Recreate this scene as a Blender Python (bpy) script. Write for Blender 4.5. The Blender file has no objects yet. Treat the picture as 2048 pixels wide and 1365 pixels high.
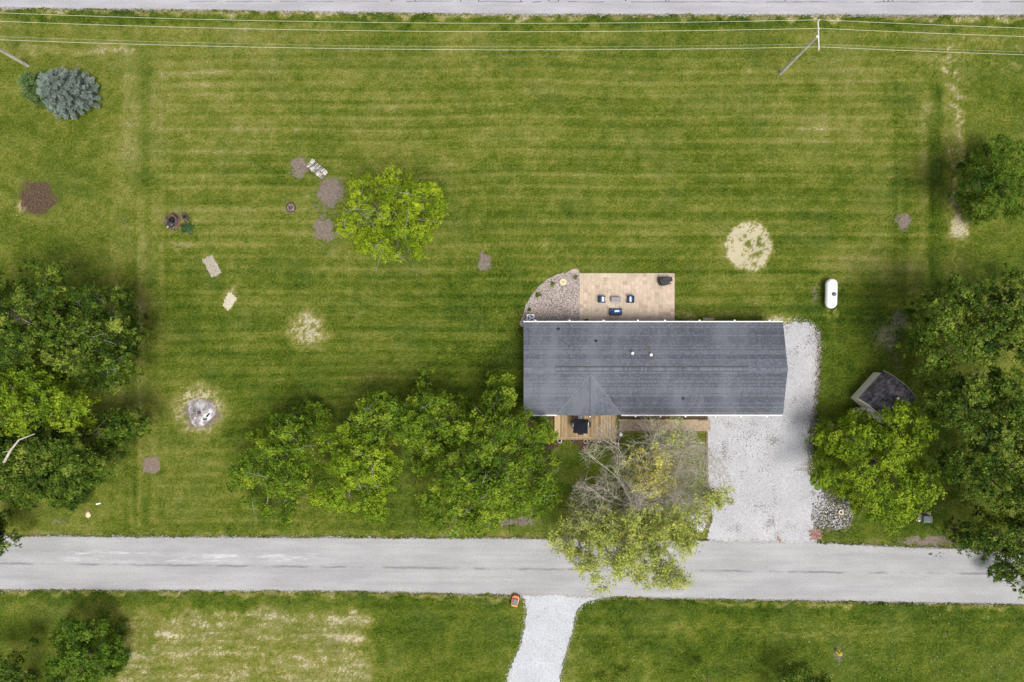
import bpy, bmesh, math, random
import numpy as np
from mathutils import Vector, Matrix
R = math.radians
C = bpy.context.scene.collection
sc = bpy.context.scene

# ------------------------------------------------------------------ camera, sky, sun, exposure
S = 0.05                      # metres of ground per photo pixel
H = 2048 * S * 24 / 36        # flying height of the 24 mm camera
cam = bpy.data.cameras.new('camera'); cam.lens = 24; cam.sensor_width = 36; cam.sensor_fit = 'HORIZONTAL'
cam.clip_start = 0.5; cam.clip_end = 6000
co = bpy.data.objects.new('camera', cam); C.objects.link(co)
co.location = (0, 0, H); co.rotation_euler = (0, 0, 0)
sc.camera = co
SUN_EL, SUN_AZ = R(68), R(148)          # azimuth clockwise from +Y (top of the photo)
w = bpy.data.worlds.new('World'); sc.world = w; w.use_nodes = True
nt = w.node_tree; nt.nodes.clear()
sky = nt.nodes.new('ShaderNodeTexSky'); sky.sky_type = 'NISHITA'; sky.sun_disc = False
sky.sun_elevation = SUN_EL; sky.sun_rotation = SUN_AZ; sky.air_density = 1.0; sky.dust_density = 4.0; sky.ozone_density = 1.0
hs = nt.nodes.new('ShaderNodeHueSaturation'); hs.inputs['Saturation'].default_value = 0.35
bg = nt.nodes.new('ShaderNodeBackground'); bg.inputs['Strength'].default_value = 0.10
ow = nt.nodes.new('ShaderNodeOutputWorld')
nt.links.new(sky.outputs[0], hs.inputs['Color']); nt.links.new(hs.outputs[0], bg.inputs['Color']); nt.links.new(bg.outputs[0], ow.inputs[0])
sl = bpy.data.lights.new('sun', 'SUN'); sl.energy = 2.1; sl.angle = R(26); sl.color = (1.0, 0.96, 0.9)
so = bpy.data.objects.new('sun', sl); C.objects.link(so)
sd = Vector((math.sin(SUN_AZ) * math.cos(SUN_EL), math.cos(SUN_AZ) * math.cos(SUN_EL), math.sin(SUN_EL)))
so.rotation_euler = sd.to_track_quat('Z', 'Y').to_euler(); so.location = (30, -40, 90)
sc.view_settings.view_transform = 'Standard'; sc.view_settings.look = 'None'
sc.view_settings.exposure = 0.9; sc.view_settings.gamma = 1.0
sc.view_settings.use_curve_mapping = False

# ------------------------------------------------------------------ helpers
def P(u, v, z=0.0):
    """photo pixel at a real height -> place in metres"""
    k = S * (1 - z / H)
    return ((u - 1024) * k, (682.5 - v) * k, z)
def tag(o, label=None, cat=None, group=None, kind=None):
    if label: o['label'] = label
    if cat: o['category'] = cat
    if group: o['group'] = group
    if kind: o['kind'] = kind
    return o
def thing(name, label, cat, loc=(0, 0, 0), rz=0.0, group=None):
    o = bpy.data.objects.new(name, None); C.objects.link(o)
    o.location = loc; o.rotation_euler = (0, 0, rz); o.empty_display_size = .2
    return tag(o, label, cat, group)
def link(name, me, parent=None, mat=None):
    if mat and not me.materials: me.materials.append(mat)
    o = bpy.data.objects.new(name, me); C.objects.link(o); o.parent = parent
    return o
def copy_tree(o, parent=None):
    c = o.copy(); C.objects.link(c); c.parent = parent
    for ch in o.children: copy_tree(ch, c)
    return c

class MB:
    """collects shapes for one mesh"""
    def __init__(s): s.v = []; s.f = []; s.t = []; s.tint = 0.5
    def add(s, vs, fs):
        b = len(s.v); s.v += [tuple(p) for p in vs]; s.f += [tuple(i + b for i in f) for f in fs]; s.t += [s.tint] * len(vs); return s
    def box(s, c, d, rz=0.0, top=1.0, rx=0.0):
        hx, hy, hz = d[0] / 2, d[1] / 2, d[2] / 2
        M = Matrix.Translation(c) @ Matrix.Rotation(rz, 4, 'Z') @ Matrix.Rotation(rx, 4, 'X')
        vs = [M @ Vector((x * (top if z > 0 else 1), y * (top if z > 0 else 1), z)) for z in (-hz, hz) for x, y in ((-hx, -hy), (hx, -hy), (hx, hy), (-hx, hy))]
        return s.add(vs, [(3, 2, 1, 0), (4, 5, 6, 7), (0, 1, 5, 4), (1, 2, 6, 5), (2, 3, 7, 6), (3, 0, 4, 7)])
    def rbox(s, c, d, b=.02, rz=0.0, rx=0.0, ry=0.0):
        """box with chamfered edges"""
        bm = bmesh.new(); bmesh.ops.create_cube(bm, size=1)
        for q in bm.verts: q.co = Vector((q.co.x * d[0], q.co.y * d[1], q.co.z * d[2]))
        bmesh.ops.bevel(bm, geom=bm.edges[:], offset=b, segments=2, affect='EDGES', profile=.6)
        M = Matrix.Translation(c) @ Matrix.Rotation(rz, 4, 'Z') @ Matrix.Rotation(rx, 4, 'X') @ Matrix.Rotation(ry, 4, 'Y')
        bm.verts.index_update()
        s.add([M @ q.co for q in bm.verts], [[q.index for q in f.verts] for f in bm.faces]); bm.free(); return s
    def tube(s, pts, rad, n=6, caps=True):
        pts = [Vector(p) for p in pts]; k = len(pts)
        if not hasattr(rad, '__len__'): rad = [rad] * k
        base = len(s.v); up = Vector((.13, .21, .97))
        for i, p in enumerate(pts):
            d = (pts[min(i + 1, k - 1)] - pts[max(i - 1, 0)])
            d = d.normalized() if d.length > 1e-9 else Vector((0, 0, 1))
            a = d.cross(up if abs(d.dot(up)) < .95 else Vector((1, .1, 0))).normalized(); b = d.cross(a)
            for j in range(n):
                t = 2 * math.pi * j / n
                q = p + (a * math.cos(t) + b * math.sin(t)) * rad[i]
                s.v.append((q.x, q.y, q.z)); s.t.append(s.tint)
        for i in range(k - 1):
            for j in range(n):
                s.f.append((base + i * n + j, base + i * n + (j + 1) % n, base + (i + 1) * n + (j + 1) % n, base + (i + 1) * n + j))
        if caps:
            s.f.append(tuple(base + j for j in range(n - 1, -1, -1))); s.f.append(tuple(base + (k - 1) * n + j for j in range(n)))
        return s
    def lathe(s, prof, c=(0, 0, 0), n=20, sx=1.0, sy=1.0, rz=0.0):
        base = len(s.v); k = len(prof)
        for r, z in prof:
            for j in range(n):
                t = 2 * math.pi * j / n + rz
                s.v.append((c[0] + r * sx * math.cos(t), c[1] + r * sy * math.sin(t), c[2] + z)); s.t.append(s.tint)
        for i in range(k - 1):
            for j in range(n):
                s.f.append((base + i * n + j, base + i * n + (j + 1) % n, base + (i + 1) * n + (j + 1) % n, base + (i + 1) * n + j))
        s.f.append(tuple(base + (k - 1) * n + j for j in range(n))); s.f.append(tuple(base + j for j in range(n - 1, -1, -1)))
        return s
    def prism(s, poly, z0, z1, inset=0.0, c=(0, 0)):
        n = len(poly); cx = sum(p[0] for p in poly) / n; cy = sum(p[1] for p in poly) / n
        vs = [(p[0], p[1], z0) for p in poly] + [(cx + (p[0] - cx) * (1 - inset), cy + (p[1] - cy) * (1 - inset), z1) for p in poly]
        return s.add(vs, [tuple(range(n - 1, -1, -1)), tuple(range(n, 2 * n))] + [(i, (i + 1) % n, n + (i + 1) % n, n + i) for i in range(n)])
    def mesh(s, name, mat=None, smooth=False):
        me = bpy.data.meshes.new(name); me.from_pydata(s.v, [], s.f)
        a = me.attributes.new('tint', 'FLOAT', 'POINT'); a.data.foreach_set('value', s.t)
        if mat: me.materials.append(mat)
        if smooth: me.shade_smooth()
        me.update(); return me
    def build(s, name, mat, parent=None, smooth=False):
        return link(name, s.mesh(name, mat, smooth), parent)

def np_mesh(name, v, quads, tint=None, mat=None, attr='tint'):
    me = bpy.data.meshes.new(name); nv, nf = len(v), len(quads); k = quads.shape[1]
    me.vertices.add(nv); me.vertices.foreach_set('co', np.ascontiguousarray(v, dtype=np.float32).ravel())
    me.loops.add(nf * k); me.loops.foreach_set('vertex_index', np.ascontiguousarray(quads, dtype=np.int32).ravel())
    me.polygons.add(nf); me.polygons.foreach_set('loop_start', np.arange(0, nf * k, k, dtype=np.int32))
    me.update(calc_edges=True)
    if tint is not None:
        if tint.ndim == 1:
            a = me.attributes.new(attr, 'FLOAT', 'POINT'); a.data.foreach_set('value', tint.astype(np.float32))
        else:
            a = me.attributes.new(attr, 'FLOAT_COLOR', 'POINT')
            a.data.foreach_set('color', np.concatenate([tint, np.ones((nv, 1))], 1).astype(np.float32).ravel())
    if mat: me.materials.append(mat)
    return me

# ---- procedural materials
class Mat:
    def __init__(s, name):
        s.m = bpy.data.materials.new(name); s.m.use_nodes = True; s.nt = s.m.node_tree
        s.b = s.nt.nodes['Principled BSDF']; s.out = s.nt.nodes['Material Output']
        s.b.inputs['Specular IOR Level'].default_value = .25
    def n(s, t, **kw):
        q = s.nt.nodes.new('ShaderNode' + t)
        for k, v in kw.items(): setattr(q, k, v)
        return q
    def put(s, sock, val):
        if hasattr(val, 'is_linked') or hasattr(val, 'links'): s.nt.links.new(val, sock)
        else: sock.default_value = (tuple(val) + (1,)) if hasattr(val, '__len__') and len(val) == 3 and sock.type == 'RGBA' else val
    def pos(s, obj=False):
        return s.n('TexCoord').outputs['Object'] if obj else s.n('NewGeometry').outputs['Position']
    def mapv(s, vec, scale=(1, 1, 1), rot=(0, 0, 0), loc=(0, 0, 0)):
        q = s.n('Mapping'); s.put(q.inputs['Vector'], vec); q.inputs['Scale'].default_value = scale; q.inputs['Rotation'].default_value = rot; q.inputs['Location'].default_value = loc
        return q.outputs[0]
    def noise(s, vec, scale, detail=3, rough=.55):
        q = s.n('TexNoise'); s.put(q.inputs['Vector'], vec); q.inputs['Scale'].default_value = scale; q.inputs['Detail'].default_value = detail; q.inputs['Roughness'].default_value = rough
        return q.outputs[0]
    def voro(s, vec, scale, out='Distance', feature='F1'):
        q = s.n('TexVoronoi', feature=feature); s.put(q.inputs['Vector'], vec); q.inputs['Scale'].default_value = scale
        return q.outputs[out]
    def math(s, op, a, b=0.0, c=None, clamp=False):
        q = s.n('Math', operation=op, use_clamp=clamp); s.put(q.inputs[0], a); s.put(q.inputs[1], b)
        if c is not None: s.put(q.inputs[2], c)
        return q.outputs[0]
    def step(s, x, lo, hi, a=0.0, b=1.0):
        q = s.n('MapRange', interpolation_type='SMOOTHSTEP'); s.put(q.inputs[0], x)
        for i, vv in enumerate((lo, hi, a, b)): s.put(q.inputs[1 + i], vv)
        return q.outputs[0]
    def mix(s, f, a, b, blend='MIX'):
        q = s.n('Mix', data_type='RGBA', blend_type=blend); s.put(q.inputs[0], f); s.put(q.inputs[6], a); s.put(q.inputs[7], b)
        return q.outputs[2]
    def ramp(s, f, stops):
        q = s.n('ValToRGB'); s.put(q.inputs[0], f); e = q.color_ramp.elements
        while len(e) < len(stops): e.new(.5)
        for x, (p, c) in zip(e, stops): x.position = p; x.color = tuple(c) + (1,)
        return q.outputs[0]
    def attr(s, name, out='Fac'):
        q = s.n('Attribute', attribute_name=name); return q.outputs[out]
    def bump(s, h, strength=.3, dist=.02):
        q = s.n('Bump'); s.put(q.inputs['Height'], h); q.inputs['Strength'].default_value = strength; q.inputs['Distance'].default_value = dist
        s.put(s.b.inputs['Normal'], q.outputs[0])
    def col(s, c, rough=.8, metal=0.0, spec=None):
        s.put(s.b.inputs['Base Color'], c); s.put(s.b.inputs['Roughness'], rough); s.b.inputs['Metallic'].default_value = metal
        if spec is not None: s.b.inputs['Specular IOR Level'].default_value = spec
        return s.m

def plain(name, c, rough=.7, var=.18, scale=6.0, metal=0.0, bump=0.0, spec=None, tint=0.0, rand=0.0):
    m = Mat(name); p = m.pos(True)
    n = m.noise(p, scale, 4)
    f = m.step(n, .3, .7, 1 - var, 1 + var)
    if tint: f = m.math('MULTIPLY', f, m.step(m.attr('tint'), 0, 1, 1 - tint, 1 + tint))
    if rand: f = m.math('MULTIPLY', f, m.step(m.n('ObjectInfo').outputs['Random'], 0, 1, 1 - rand, 1 + rand))
    q = m.n('VectorMath', operation='SCALE'); q.inputs[0].default_value = c; m.put(q.inputs['Scale'], f)
    if bump: m.bump(m.noise(p, scale * 6, 3), bump, .01)
    return m.col(q.outputs[0], rough, metal, spec)

M = {}
M['white'] = plain('white_paint', (.78, .78, .77), .45, .05)
M['tankwhite'] = plain('tank_enamel', (.84, .84, .84), .3, .04, 2)
M['black'] = plain('black_plastic', (.016, .016, .018), .5, .2)
M['charcoal'] = plain('charcoal_metal', (.03, .03, .034), .45, .2)
M['navy'] = plain('navy_fabric', (.012, .062, .21), .85, .2, 9, bump=.2)
M['navyd'] = plain('navy_frame', (.012, .022, .05), .6, .2)
M['canopy'] = plain('umbrella_fabric', (.010, .011, .017), .9, .25, 5)
M['pillow'] = plain('pillow_fabric', (.7, .74, .78), .9, .1, 14)
M['greymetal'] = plain('grey_metal', (.17, .16, .18), .5, .12)
M['acgrey'] = plain('cabinet_enamel', (.58, .58, .59), .5, .08)
M['concrete'] = plain('concrete', (.30, .25, .18), .9, .15, 5, bump=.2)
M['cream'] = plain('cream_siding', (.66, .60, .48), .7, .08)
M['timber'] = plain('edging_timber', (.16, .10, .065), .85, .25, 4, rand=.15)
M['orange'] = plain('orange_plastic', (.55, .12, .012), .4, .15)
M['amber'] = plain('amber_plastic', (.52, .26, .03), .45, .15)
M['bluegrey'] = plain('grey_cover', (.10, .11, .16), .55, .2)
M['yellow'] = plain('yellow_enamel', (.55, .44, .03), .4, .12)
M['boxgreen'] = plain('utility_box_enamel', (.13, .16, .14), .5, .12)
M['bark'] = plain('bark', (.11, .085, .065), .9, .3, 3, bump=.4)
M['greybark'] = plain('grey_bark', (.33, .30, .245), .9, .25, 3, tint=.25)
M['limb'] = plain('limb_bark', (.17, .155, .125), .9, .25, 3, tint=.3)
M['deadwood'] = plain('dead_wood', (.27, .26, .23), .9, .25, 3)
M['pole'] = plain('weathered_pole', (.48, .45, .39), .85, .25, 2)
M['crossarm'] = plain('bleached_crossarm', (.42, .41, .36), .8, .15)
M['wire'] = plain('aluminium_wire', (.50, .52, .40), .45, .05)
M['log'] = plain('split_log', (.33, .31, .29), .9, .3, 5, rand=.6, bump=.3)
M['ash'] = plain('ash', (.30, .28, .28), .95, .4, 2.2, bump=.5)
M['char'] = plain('charred_wood', (.012, .011, .011), .9, .4, 4)
M['rust'] = plain('rusted_steel', (.07, .04, .028), .85, .3, 5)
M['rot'] = plain('rotten_wood', (.10, .065, .05), .95, .4, 4, bump=.5)
M['potwhite'] = plain('pot_glaze', (.62, .60, .58), .5, .08)
M['potgrey'] = plain('pot_stone', (.22, .2, .18), .8, .15)
M['soilpot'] = plain('potting_soil', (.02, .015, .012), .95, .3, 9)
M['creamstone'] = plain('cream_stone', (.45, .40, .25), .9, .12)
M['shedroof'] = plain('shed_shingle', (.058, .054, .062), .85, .3, 2.5, bump=.5, tint=.5)
M['siding'] = plain('house_siding', (.55, .54, .50), .7, .06)
M['glass'] = plain('window_glass', (.02, .025, .03), .08, .05, spec=.6)
M['gravelstone'] = plain('pale_stone', (.31, .30, .305), .9, .25, 4, tint=.35)
M['riverstone'] = plain('river_stone', (.25, .235, .225), .8, .25, 4, tint=.8)

def leafmat(name, dark, mid, light, trans=.14):
    dark, mid, light = [tuple(1.14 * q for q in c_) for c_ in (dark, mid, light)]
    m = Mat(name); t = m.math('ADD', m.attr('tint'), m.step(m.noise(m.pos(), .45, 2), .3, .7, -.14, .14))
    c = m.ramp(t, [(0, dark), (.5, mid), (1, light)])
    m.col(c, .7, spec=.12)
    tr = m.n('BsdfTranslucent'); m.put(tr.inputs['Color'], m.mix(.6, c, (mid[0] * 1.6, mid[1] * 1.7, mid[2] * .6)))
    ms = m.n('MixShader'); ms.inputs[0].default_value = trans
    m.nt.links.new(m.b.outputs[0], ms.inputs[1]); m.nt.links.new(tr.outputs[0], ms.inputs[2]); m.nt.links.new(ms.outputs[0], m.out.inputs['Surface'])
    return m.m
M['leaf_lime'] = leafmat('lime_leaves', (.060, .105, .004), (.140, .205, .007), (.27, .33, .014))
M['leaf_fresh'] = leafmat('fresh_leaves', (.045, .085, .004), (.110, .175, .007), (.22, .29, .016))
M['leaf_mid'] = leafmat('green_leaves', (.032, .066, .004), (.088, .148, .008), (.20, .255, .022))
M['leaf_deep'] = leafmat('deep_leaves', (.020, .045, .003), (.055, .105, .007), (.13, .185, .018))
M['leaf_dark'] = leafmat('dark_leaves', (.012, .028, .003), (.045, .084, .006), (.17, .215, .028))
M['leaf_olive'] = leafmat('olive_leaves', (.10, .13, .016), (.21, .26, .04), (.38, .41, .10))
M['leaf_yellow'] = leafmat('yellowing_leaves', (.20, .20, .03), (.33, .31, .06), (.48, .43, .13))
M['needle_blue'] = leafmat('blue_needles', (.085, .115, .095), (.17, .215, .185), (.29, .34, .31), .1)
M['needle_green'] = leafmat('green_needles', (.055, .10, .03), (.10, .16, .05), (.17, .24, .09), .1)
M['leaf_jade'] = leafmat('jade_leaves', (.02, .05, .02), (.035, .085, .03), (.06, .12, .05))

# ------------------------------------------------------------------ lawn colour map (turf tones, with shade painted in beside the house)
rng = np.random.default_rng(7)
def vnoise(x, y, seed):
    """smooth value noise in 0..1"""
    r = np.random.default_rng(seed).random((256, 256))
    xi = np.floor(x).astype(int); yi = np.floor(y).astype(int); fx = x - xi; fy = y - yi
    fx = fx * fx * (3 - 2 * fx); fy = fy * fy * (3 - 2 * fy)
    g = lambda a, b: r[a % 256, b % 256]
    return (g(xi, yi) * (1 - fx) + g(xi + 1, yi) * fx) * (1 - fy) + (g(xi, yi + 1) * (1 - fx) + g(xi + 1, yi + 1) * fx) * fy
def sdist(u, v, poly):
    """distance inside (+) or outside (-) a polygon, photo pixels"""
    p = np.array(poly, float); n = len(p); d = np.full(u.shape, 1e9); ins = np.zeros(u.shape, bool)
    for i in range(n):
        a, b = p[i], p[(i + 1) % n]; e = b - a; wx, wy = u - a[0], v - a[1]
        t = np.clip((wx * e[0] + wy * e[1]) / max(1e-9, e @ e), 0, 1)
        d = np.minimum(d, np.hypot(wx - e[0] * t, wy - e[1] * t))
        c = (a[1] > v) != (b[1] > v)
        with np.errstate(divide='ignore', invalid='ignore'):
            ins ^= c & (u < (b[0] - a[0]) * (v - a[1]) / (b[1] - a[1]) + a[0])
    return np.where(ins, d, -d)
def ss(x, a, b):
    t = np.clip((x - a) / (b - a), 0, 1); return t * t * (3 - 2 * t)
def lerp_edge(u, pts):
    return np.interp(u, [p[0] for p in pts], [p[1] for p in pts])
E_TOP = [(-4000, 0), (0, 17), (512, 23), (1024, 30), (2048, 32), (6000, 40)]       # lower edge of the far road
E_N = [(-4000, 1060), (0, 1072), (512, 1075), (1024, 1077), (1420, 1081), (1650, 1086), (1800, 1094), (2048, 1101), (6000, 1170)]
E_S = [(-4000, 1165), (0, 1180), (500, 1182), (700, 1183), (1050, 1191), (1400, 1198), (2048, 1209), (6000, 1275)]
DRIVE = [(1420, 1083), (1425, 1040), (1420, 1000), (1416, 940), (1414, 880), (1415, 836), (1420, 800), (1500, 780), (1500, 700), (1540, 660), (1570, 650), (1595, 645), (1618, 648), (1630, 662), (1634, 700), (1631, 760),
         (1624, 830), (1616, 900), (1617, 950), (1640, 975), (1650, 1010), (1630, 1040), (1626, 1060), (1628, 1089), (1520, 1087)]
LANE = [(1040, 1186), (1050, 1200), (1053, 1225), (1049, 1260), (1040, 1295), (1026, 1325), (1012, 1370), (1000, 1430), (990, 1560), (1090, 1560), (1105, 1430), (1118, 1365), (1130, 1310), (1145, 1260), (1152, 1225), (1166, 1208), (1200, 1197), (1230, 1190)]
GBED = [(1048, 655), (1047, 630), (1053, 608), (1066, 588), (1086, 566), (1108, 552), (1130, 546), (1159, 546), (1159, 655)]

def blob(u, v, cu, cv, ru, rv, soft=.35, rot=0.0):
    soft = min(.8, soft * 1.5)
    c, s = math.cos(rot), math.sin(rot); x, y = u - cu, v - cv
    d = np.hypot((x * c + y * s) / ru, (-x * s + y * c) / rv)
    return 1 - ss(d, 1 - soft, 1 + soft)
def path(u, v, pts, wd):
    d = np.full(u.shape, 1e9)
    for a, b in zip(pts, pts[1:]):
        ex, ey = b[0] - a[0], b[1] - a[1]; t = np.clip(((u - a[0]) * ex + (v - a[1]) * ey) / (ex * ex + ey * ey), 0, 1)
        d = np.minimum(d, np.hypot(u - a[0] - ex * t, v - a[1] - ey * t))
    return 1 - ss(d, wd * .35, wd * 1.3)
def lawn_map(u0, v0):
    """dryness of the turf (lowered for painted shade by the house), bare soil, dark mulch at photo pixel u0, v0"""
    wu = (vnoise(u0 / 9, v0 / 9, 1) - .5) * 12 + (vnoise(u0 / 22, v0 / 22, 3) - .5) * 22
    wv = (vnoise(u0 / 9, v0 / 9, 2) - .5) * 12 + (vnoise(u0 / 22, v0 / 22, 4) - .5) * 22
    u, v = u0 + wu, v0 + wv; u1, v1 = u0 + (vnoise(u0 / 9, v0 / 9, 1) - .5) * 9 + (vnoise(u0 / 4, v0 / 4, 17) - .5) * 6, v0 + (vnoise(u0 / 9, v0 / 9, 2) - .5) * 9 + (vnoise(u0 / 4, v0 / 4, 18) - .5) * 6
    t = np.full(u.shape, .47)
    box = lambda a, b, c, d, so: ss(u, a - so, a + so) * (1 - ss(u, b - so, b + so)) * ss(v, c - so, c + so) * (1 - ss(v, d - so, d + so))
    # broad differences between parts of the lawn, and one painted shade strip
    t -= .10 * box(330, 1050, 560, 900, 60); t -= .05 * box(930, 1650, 380, 660, 60)
    t -= .17 * box(1570, 1900, 560, 1090, 50); t -= .10 * box(450, 1160, 900, 1080, 50)
    t += .06 * box(220, 340, 90, 1060, 25); t += .05 * box(300, 1000, 60, 330, 60); t -= .05 * box(0, 230, 420, 600, 50)
    t -= .16 * box(1150, 2100, 1200, 1400, 30); t -= .10 * box(730, 1040, 1195, 1400, 25); t -= .06 * box(-50, 330, 1190, 1400, 40)
    t -= .06 * box(1930, 2100, 100, 560, 30); t -= .09 * box(1000, 1050, 640, 800, 12)  # second term darkens grass along the house end, painting in its shade
    t += .07 * box(1580, 1860, 60, 330, 60); t += .08 * box(1640, 1840, 500, 610, 40)
    # mowing: broken stripes along the photo's width, wheel tracks down both sides
    ws = v0 + (vnoise(u0 / 260, v0 / 400, 5) - .5) * 16
    st = (vnoise(ws / 6.5, u0 / 380, 6) - .5) * .9 + (vnoise(ws / 14, u0 / 420, 8) - .5) * .6
    inside = box(320, 1860, 110, 660, 40) + .7 * box(320, 1040, 650, 1070, 30) + .5 * box(-100, 2200, 30, 110, 10)
    t += (.15 * st + .055 * np.sin((ws + 7 * (vnoise(ws / 70, u0 / 900, 7) - .5)) * 2 * math.pi / 23) + .035 * np.sin(ws * 2 * math.pi / 11.7 + 3 * vnoise(u0 / 300, ws / 60, 11))) * inside
    tr = (vnoise(u0 / 9, v0 / 500, 9) - .5) + (vnoise(u0 / 22, v0 / 300, 10) - .5)
    t += .24 * tr * (box(225, 345, 100, 1060, 30) + box(1780, 1895, 160, 600, 20))
    t -= .12 * box(1858, 1886, 170, 560, 5); t += .06 * box(1838, 1854, 200, 560, 6)
    hb = (vnoise(v0 / 7, u0 / 300, 12) - .5)
    t += .18 * hb * box(700, 2100, 1195, 1290, 15)
    # patchiness
    t += .15 * (vnoise(u0 / 60, v0 / 36, 13) - .5) + .17 * (vnoise(u0 / 17, v0 / 13, 14) - .5) + .14 * (vnoise(u0 / 130, v0 / 90, 15) - .5) + .12 * (vnoise(u0 / 7, v0 / 6, 16) - .5)
    # verges
    et = v - lerp_edge(u, E_TOP); t -= .17 * ss(et, 4, 9) * (1 - ss(et, 18, 28)); t += .3 * (1 - ss(np.abs(et), 2, 6))
    en = lerp_edge(u, E_N) - v; t += .16 * (1 - ss(np.abs(en), 2, 7)); es = v - lerp_edge(u, E_S); t += .26 * (1 - ss(np.abs(es - 1), 1, 7)); t -= .12 * ss(es, 6, 10) * (1 - ss(es, 16, 40))
    t += .16 * path(u, v, [(0, 98), (120, 100), (270, 97)], 6)
    # worn straw trail down the right hand boundary
    sp = vnoise(u0 / 4.2, v0 / 4.2, 20) * .7 + vnoise(u0 / 10, v0 / 10, 21) * .3
    trail = np.maximum.reduce([path(u, v, [(1898, 85), (1899, 125), (1900, 160)], 17), .75 * path(u, v, [(1900, 150), (1915, 200), (1920, 260), (1915, 330)], 16),
        .6 * path(u, v, [(1860, 127), (1930, 122), (2040, 132)], 8), .5 * path(u, v, [(1920, 85), (2048, 100)], 12), .8 * path(u, v, [(1916, 330), (1912, 430)], 9),
        .7 * path(u, v, [(1915, 490), (1912, 560)], 10)])
    t += .46 * trail * ss(sp, .25, .75)
    straw = np.maximum.reduce([
        blob(u1, v1, 1498, 493, 46, 50, .1) * (1 - .8 * blob(u1, v1, 1495, 487, 6, 6)) * (1 - .8 * blob(u1, v1, 1518, 488, 7, 6)) * (1 - .7 * blob(u1, v1, 1512, 510, 18, 5, .4, -.4)) * (.42 + .62 * ss(sp, .22, .55)),
        .75 * blob(u1, v1, 1920, 457, 20, 23, .3), .8 * blob(u1, v1, 614, 662, 38, 38, .3) * (.45 + .55 * ss(sp, .3, .6)), .8 * blob(u1, v1, 398, 820, 50, 52, .3) * (.4 + .6 * ss(sp, .3, .6)),
        .4 * blob(u1, v1, 460, 598, 13, 20, .3, .35), .5 * blob(u1, v1, 468, 578, 6, 7), .8 * blob(u1, v1, 44, 412, 9, 9, .4), .55 * blob(u1, v1, 1372, 634, 22, 7, .4) * ss(sp, .3, .6),
        .7 * blob(u1, v1, 1560, 640, 26, 6, .4), .45 * blob(u1, v1, 1665, 625, 14, 16, .4) * ss(sp, .35, .6), .4 * blob(u1, v1, 360, 490, 30, 9, .4) * ss(sp, .35, .6),
        .35 * blob(u1, v1, 240, 98, 30, 6), .4 * blob(u1, v1, 240, 705, 6, 40)])
    t = np.maximum(t, t * (1 - straw) + straw * 1.12)
    # the rough field beyond the road: straw showing through
    fld = box(235, 745, 1222, 1420, 14); fs = vnoise(u0 / 42, v0 / 6, 30) * .5 + vnoise(u0 / 4.3, v0 / 4.3, 31) * .5
    band = path(u, v, [(310, 1238), (500, 1234), (745, 1240)], 12)
    vert = np.maximum(path(u, v, [(492, 1240), (490, 1400)], 7), path(u, v, [(700, 1240), (715, 1400)], 26)); brn = path(u, v, [(245, 1330), (300, 1310), (250, 1375)], 16)
    t += fld * (.19 * ss(fs, .3, .8) + .10) + .16 * band * ss(fs, .05, .8) + .08 * vert * fld * ss(fs, .25, .7) + .17 * brn * ss(fs, .2, .8) + fld * .12 * (path(u, v, [(330, 1272), (740, 1276)], 7) + path(u, v, [(300, 1306), (700, 1310)], 9) + path(u, v, [(260, 1345), (600, 1350)], 9)) * ss(fs, .2, .7)
    t += .2 * path(u, v, [(255, 1245), (300, 1275), (350, 1280)], 8) * ss(fs, .4, .6)
    t += .14 * path(u, v, [(1350, 1245), (1480, 1255), (1600, 1275), (1700, 1270), (1800, 1255)], 7) + .12 * path(u, v, [(1240, 1290), (1290, 1330), (1300, 1365)], 12)
    t += .16 * box(1080, 1160, 1215, 1400, 8) * ss(sp, .4, .6)
    # bare soil
    u2, v2 = u1 + (vnoise(u0 / 13, v0 / 13, 18) - .5) * 9, v1 + (vnoise(u0 / 13, v0 / 13, 19) - .5) * 9
    soil = np.maximum.reduce([blob(u2, v2, 599, 335, 17, 21, .3), .95 * blob(u2, v2, 661, 383, 28, 30, .3), .45 * blob(u2, v2, 645, 415, 24, 18, .5), blob(u2, v2, 648, 460, 20, 25, .2),
        blob(u2, v2, 967, 525, 13, 19, .3), blob(u2, v2, 1806, 447, 15, 18, .3), .4 * blob(u2, v2, 302, 930, 17, 17, .4), .3 * blob(u2, v2, 423, 534, 13, 20, .4, -.35), .6 * blob(u2, v2, 1800, 640, 20, 22, .4),
        .55 * blob(u2, v2, 1775, 675, 30, 30, .5), .4 * blob(u2, v2, 1795, 720, 12, 30, .5), .7 * blob(u2, v2, 1025, 1044, 60, 9, .4), .9 * blob(u2, v2, 1850, 1082, 62, 9, .3), .6 * blob(u2, v2, 1105, 940, 16, 14, .4),
        .9 * blob(u2, v2, 402, 828, 36, 32, .25), .5 * blob(u2, v2, 345, 440, 22, 24, .4), .7 * blob(u2, v2, 582, 416, 13, 13, .3), .6 * blob(u2, v2, 1677, 1310, 12, 16, .4), .4 * blob(u2, v2, 665, 1290, 26, 24, .5),
        .6 * blob(u2, v2, 120, 1046, 18, 5, .5), .5 * blob(u2, v2, 1630, 590, 8, 28, .5), .45 * blob(u2, v2, 360, 490, 28, 7, .5), .4 * blob(u2, v2, 250, 445, 8, 20, .5), .5 * blob(u2, v2, 1665, 1030, 52, 42, .3), .8 * blob(u2, v2, 1388, 1048, 34, 22, .3),
        .5 * blob(u2, v2, 1562, 148, 8, 6), .7 * path(u2, v2, [(1636, 660), (1638, 740), (1628, 840), (1620, 900)], 6)])
    mulch = np.maximum.reduce([blob(u2, v2, 76, 398, 40, 31, .25), .5 * blob(u1, v1, 52, 372, 18, 16, .4), .9 * box(1090, 1240, 876, 894, 3), .8 * box(1055, 1112, 826, 862, 5), .9 * box(1236, 1418, 826, 842, 2)])
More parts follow.
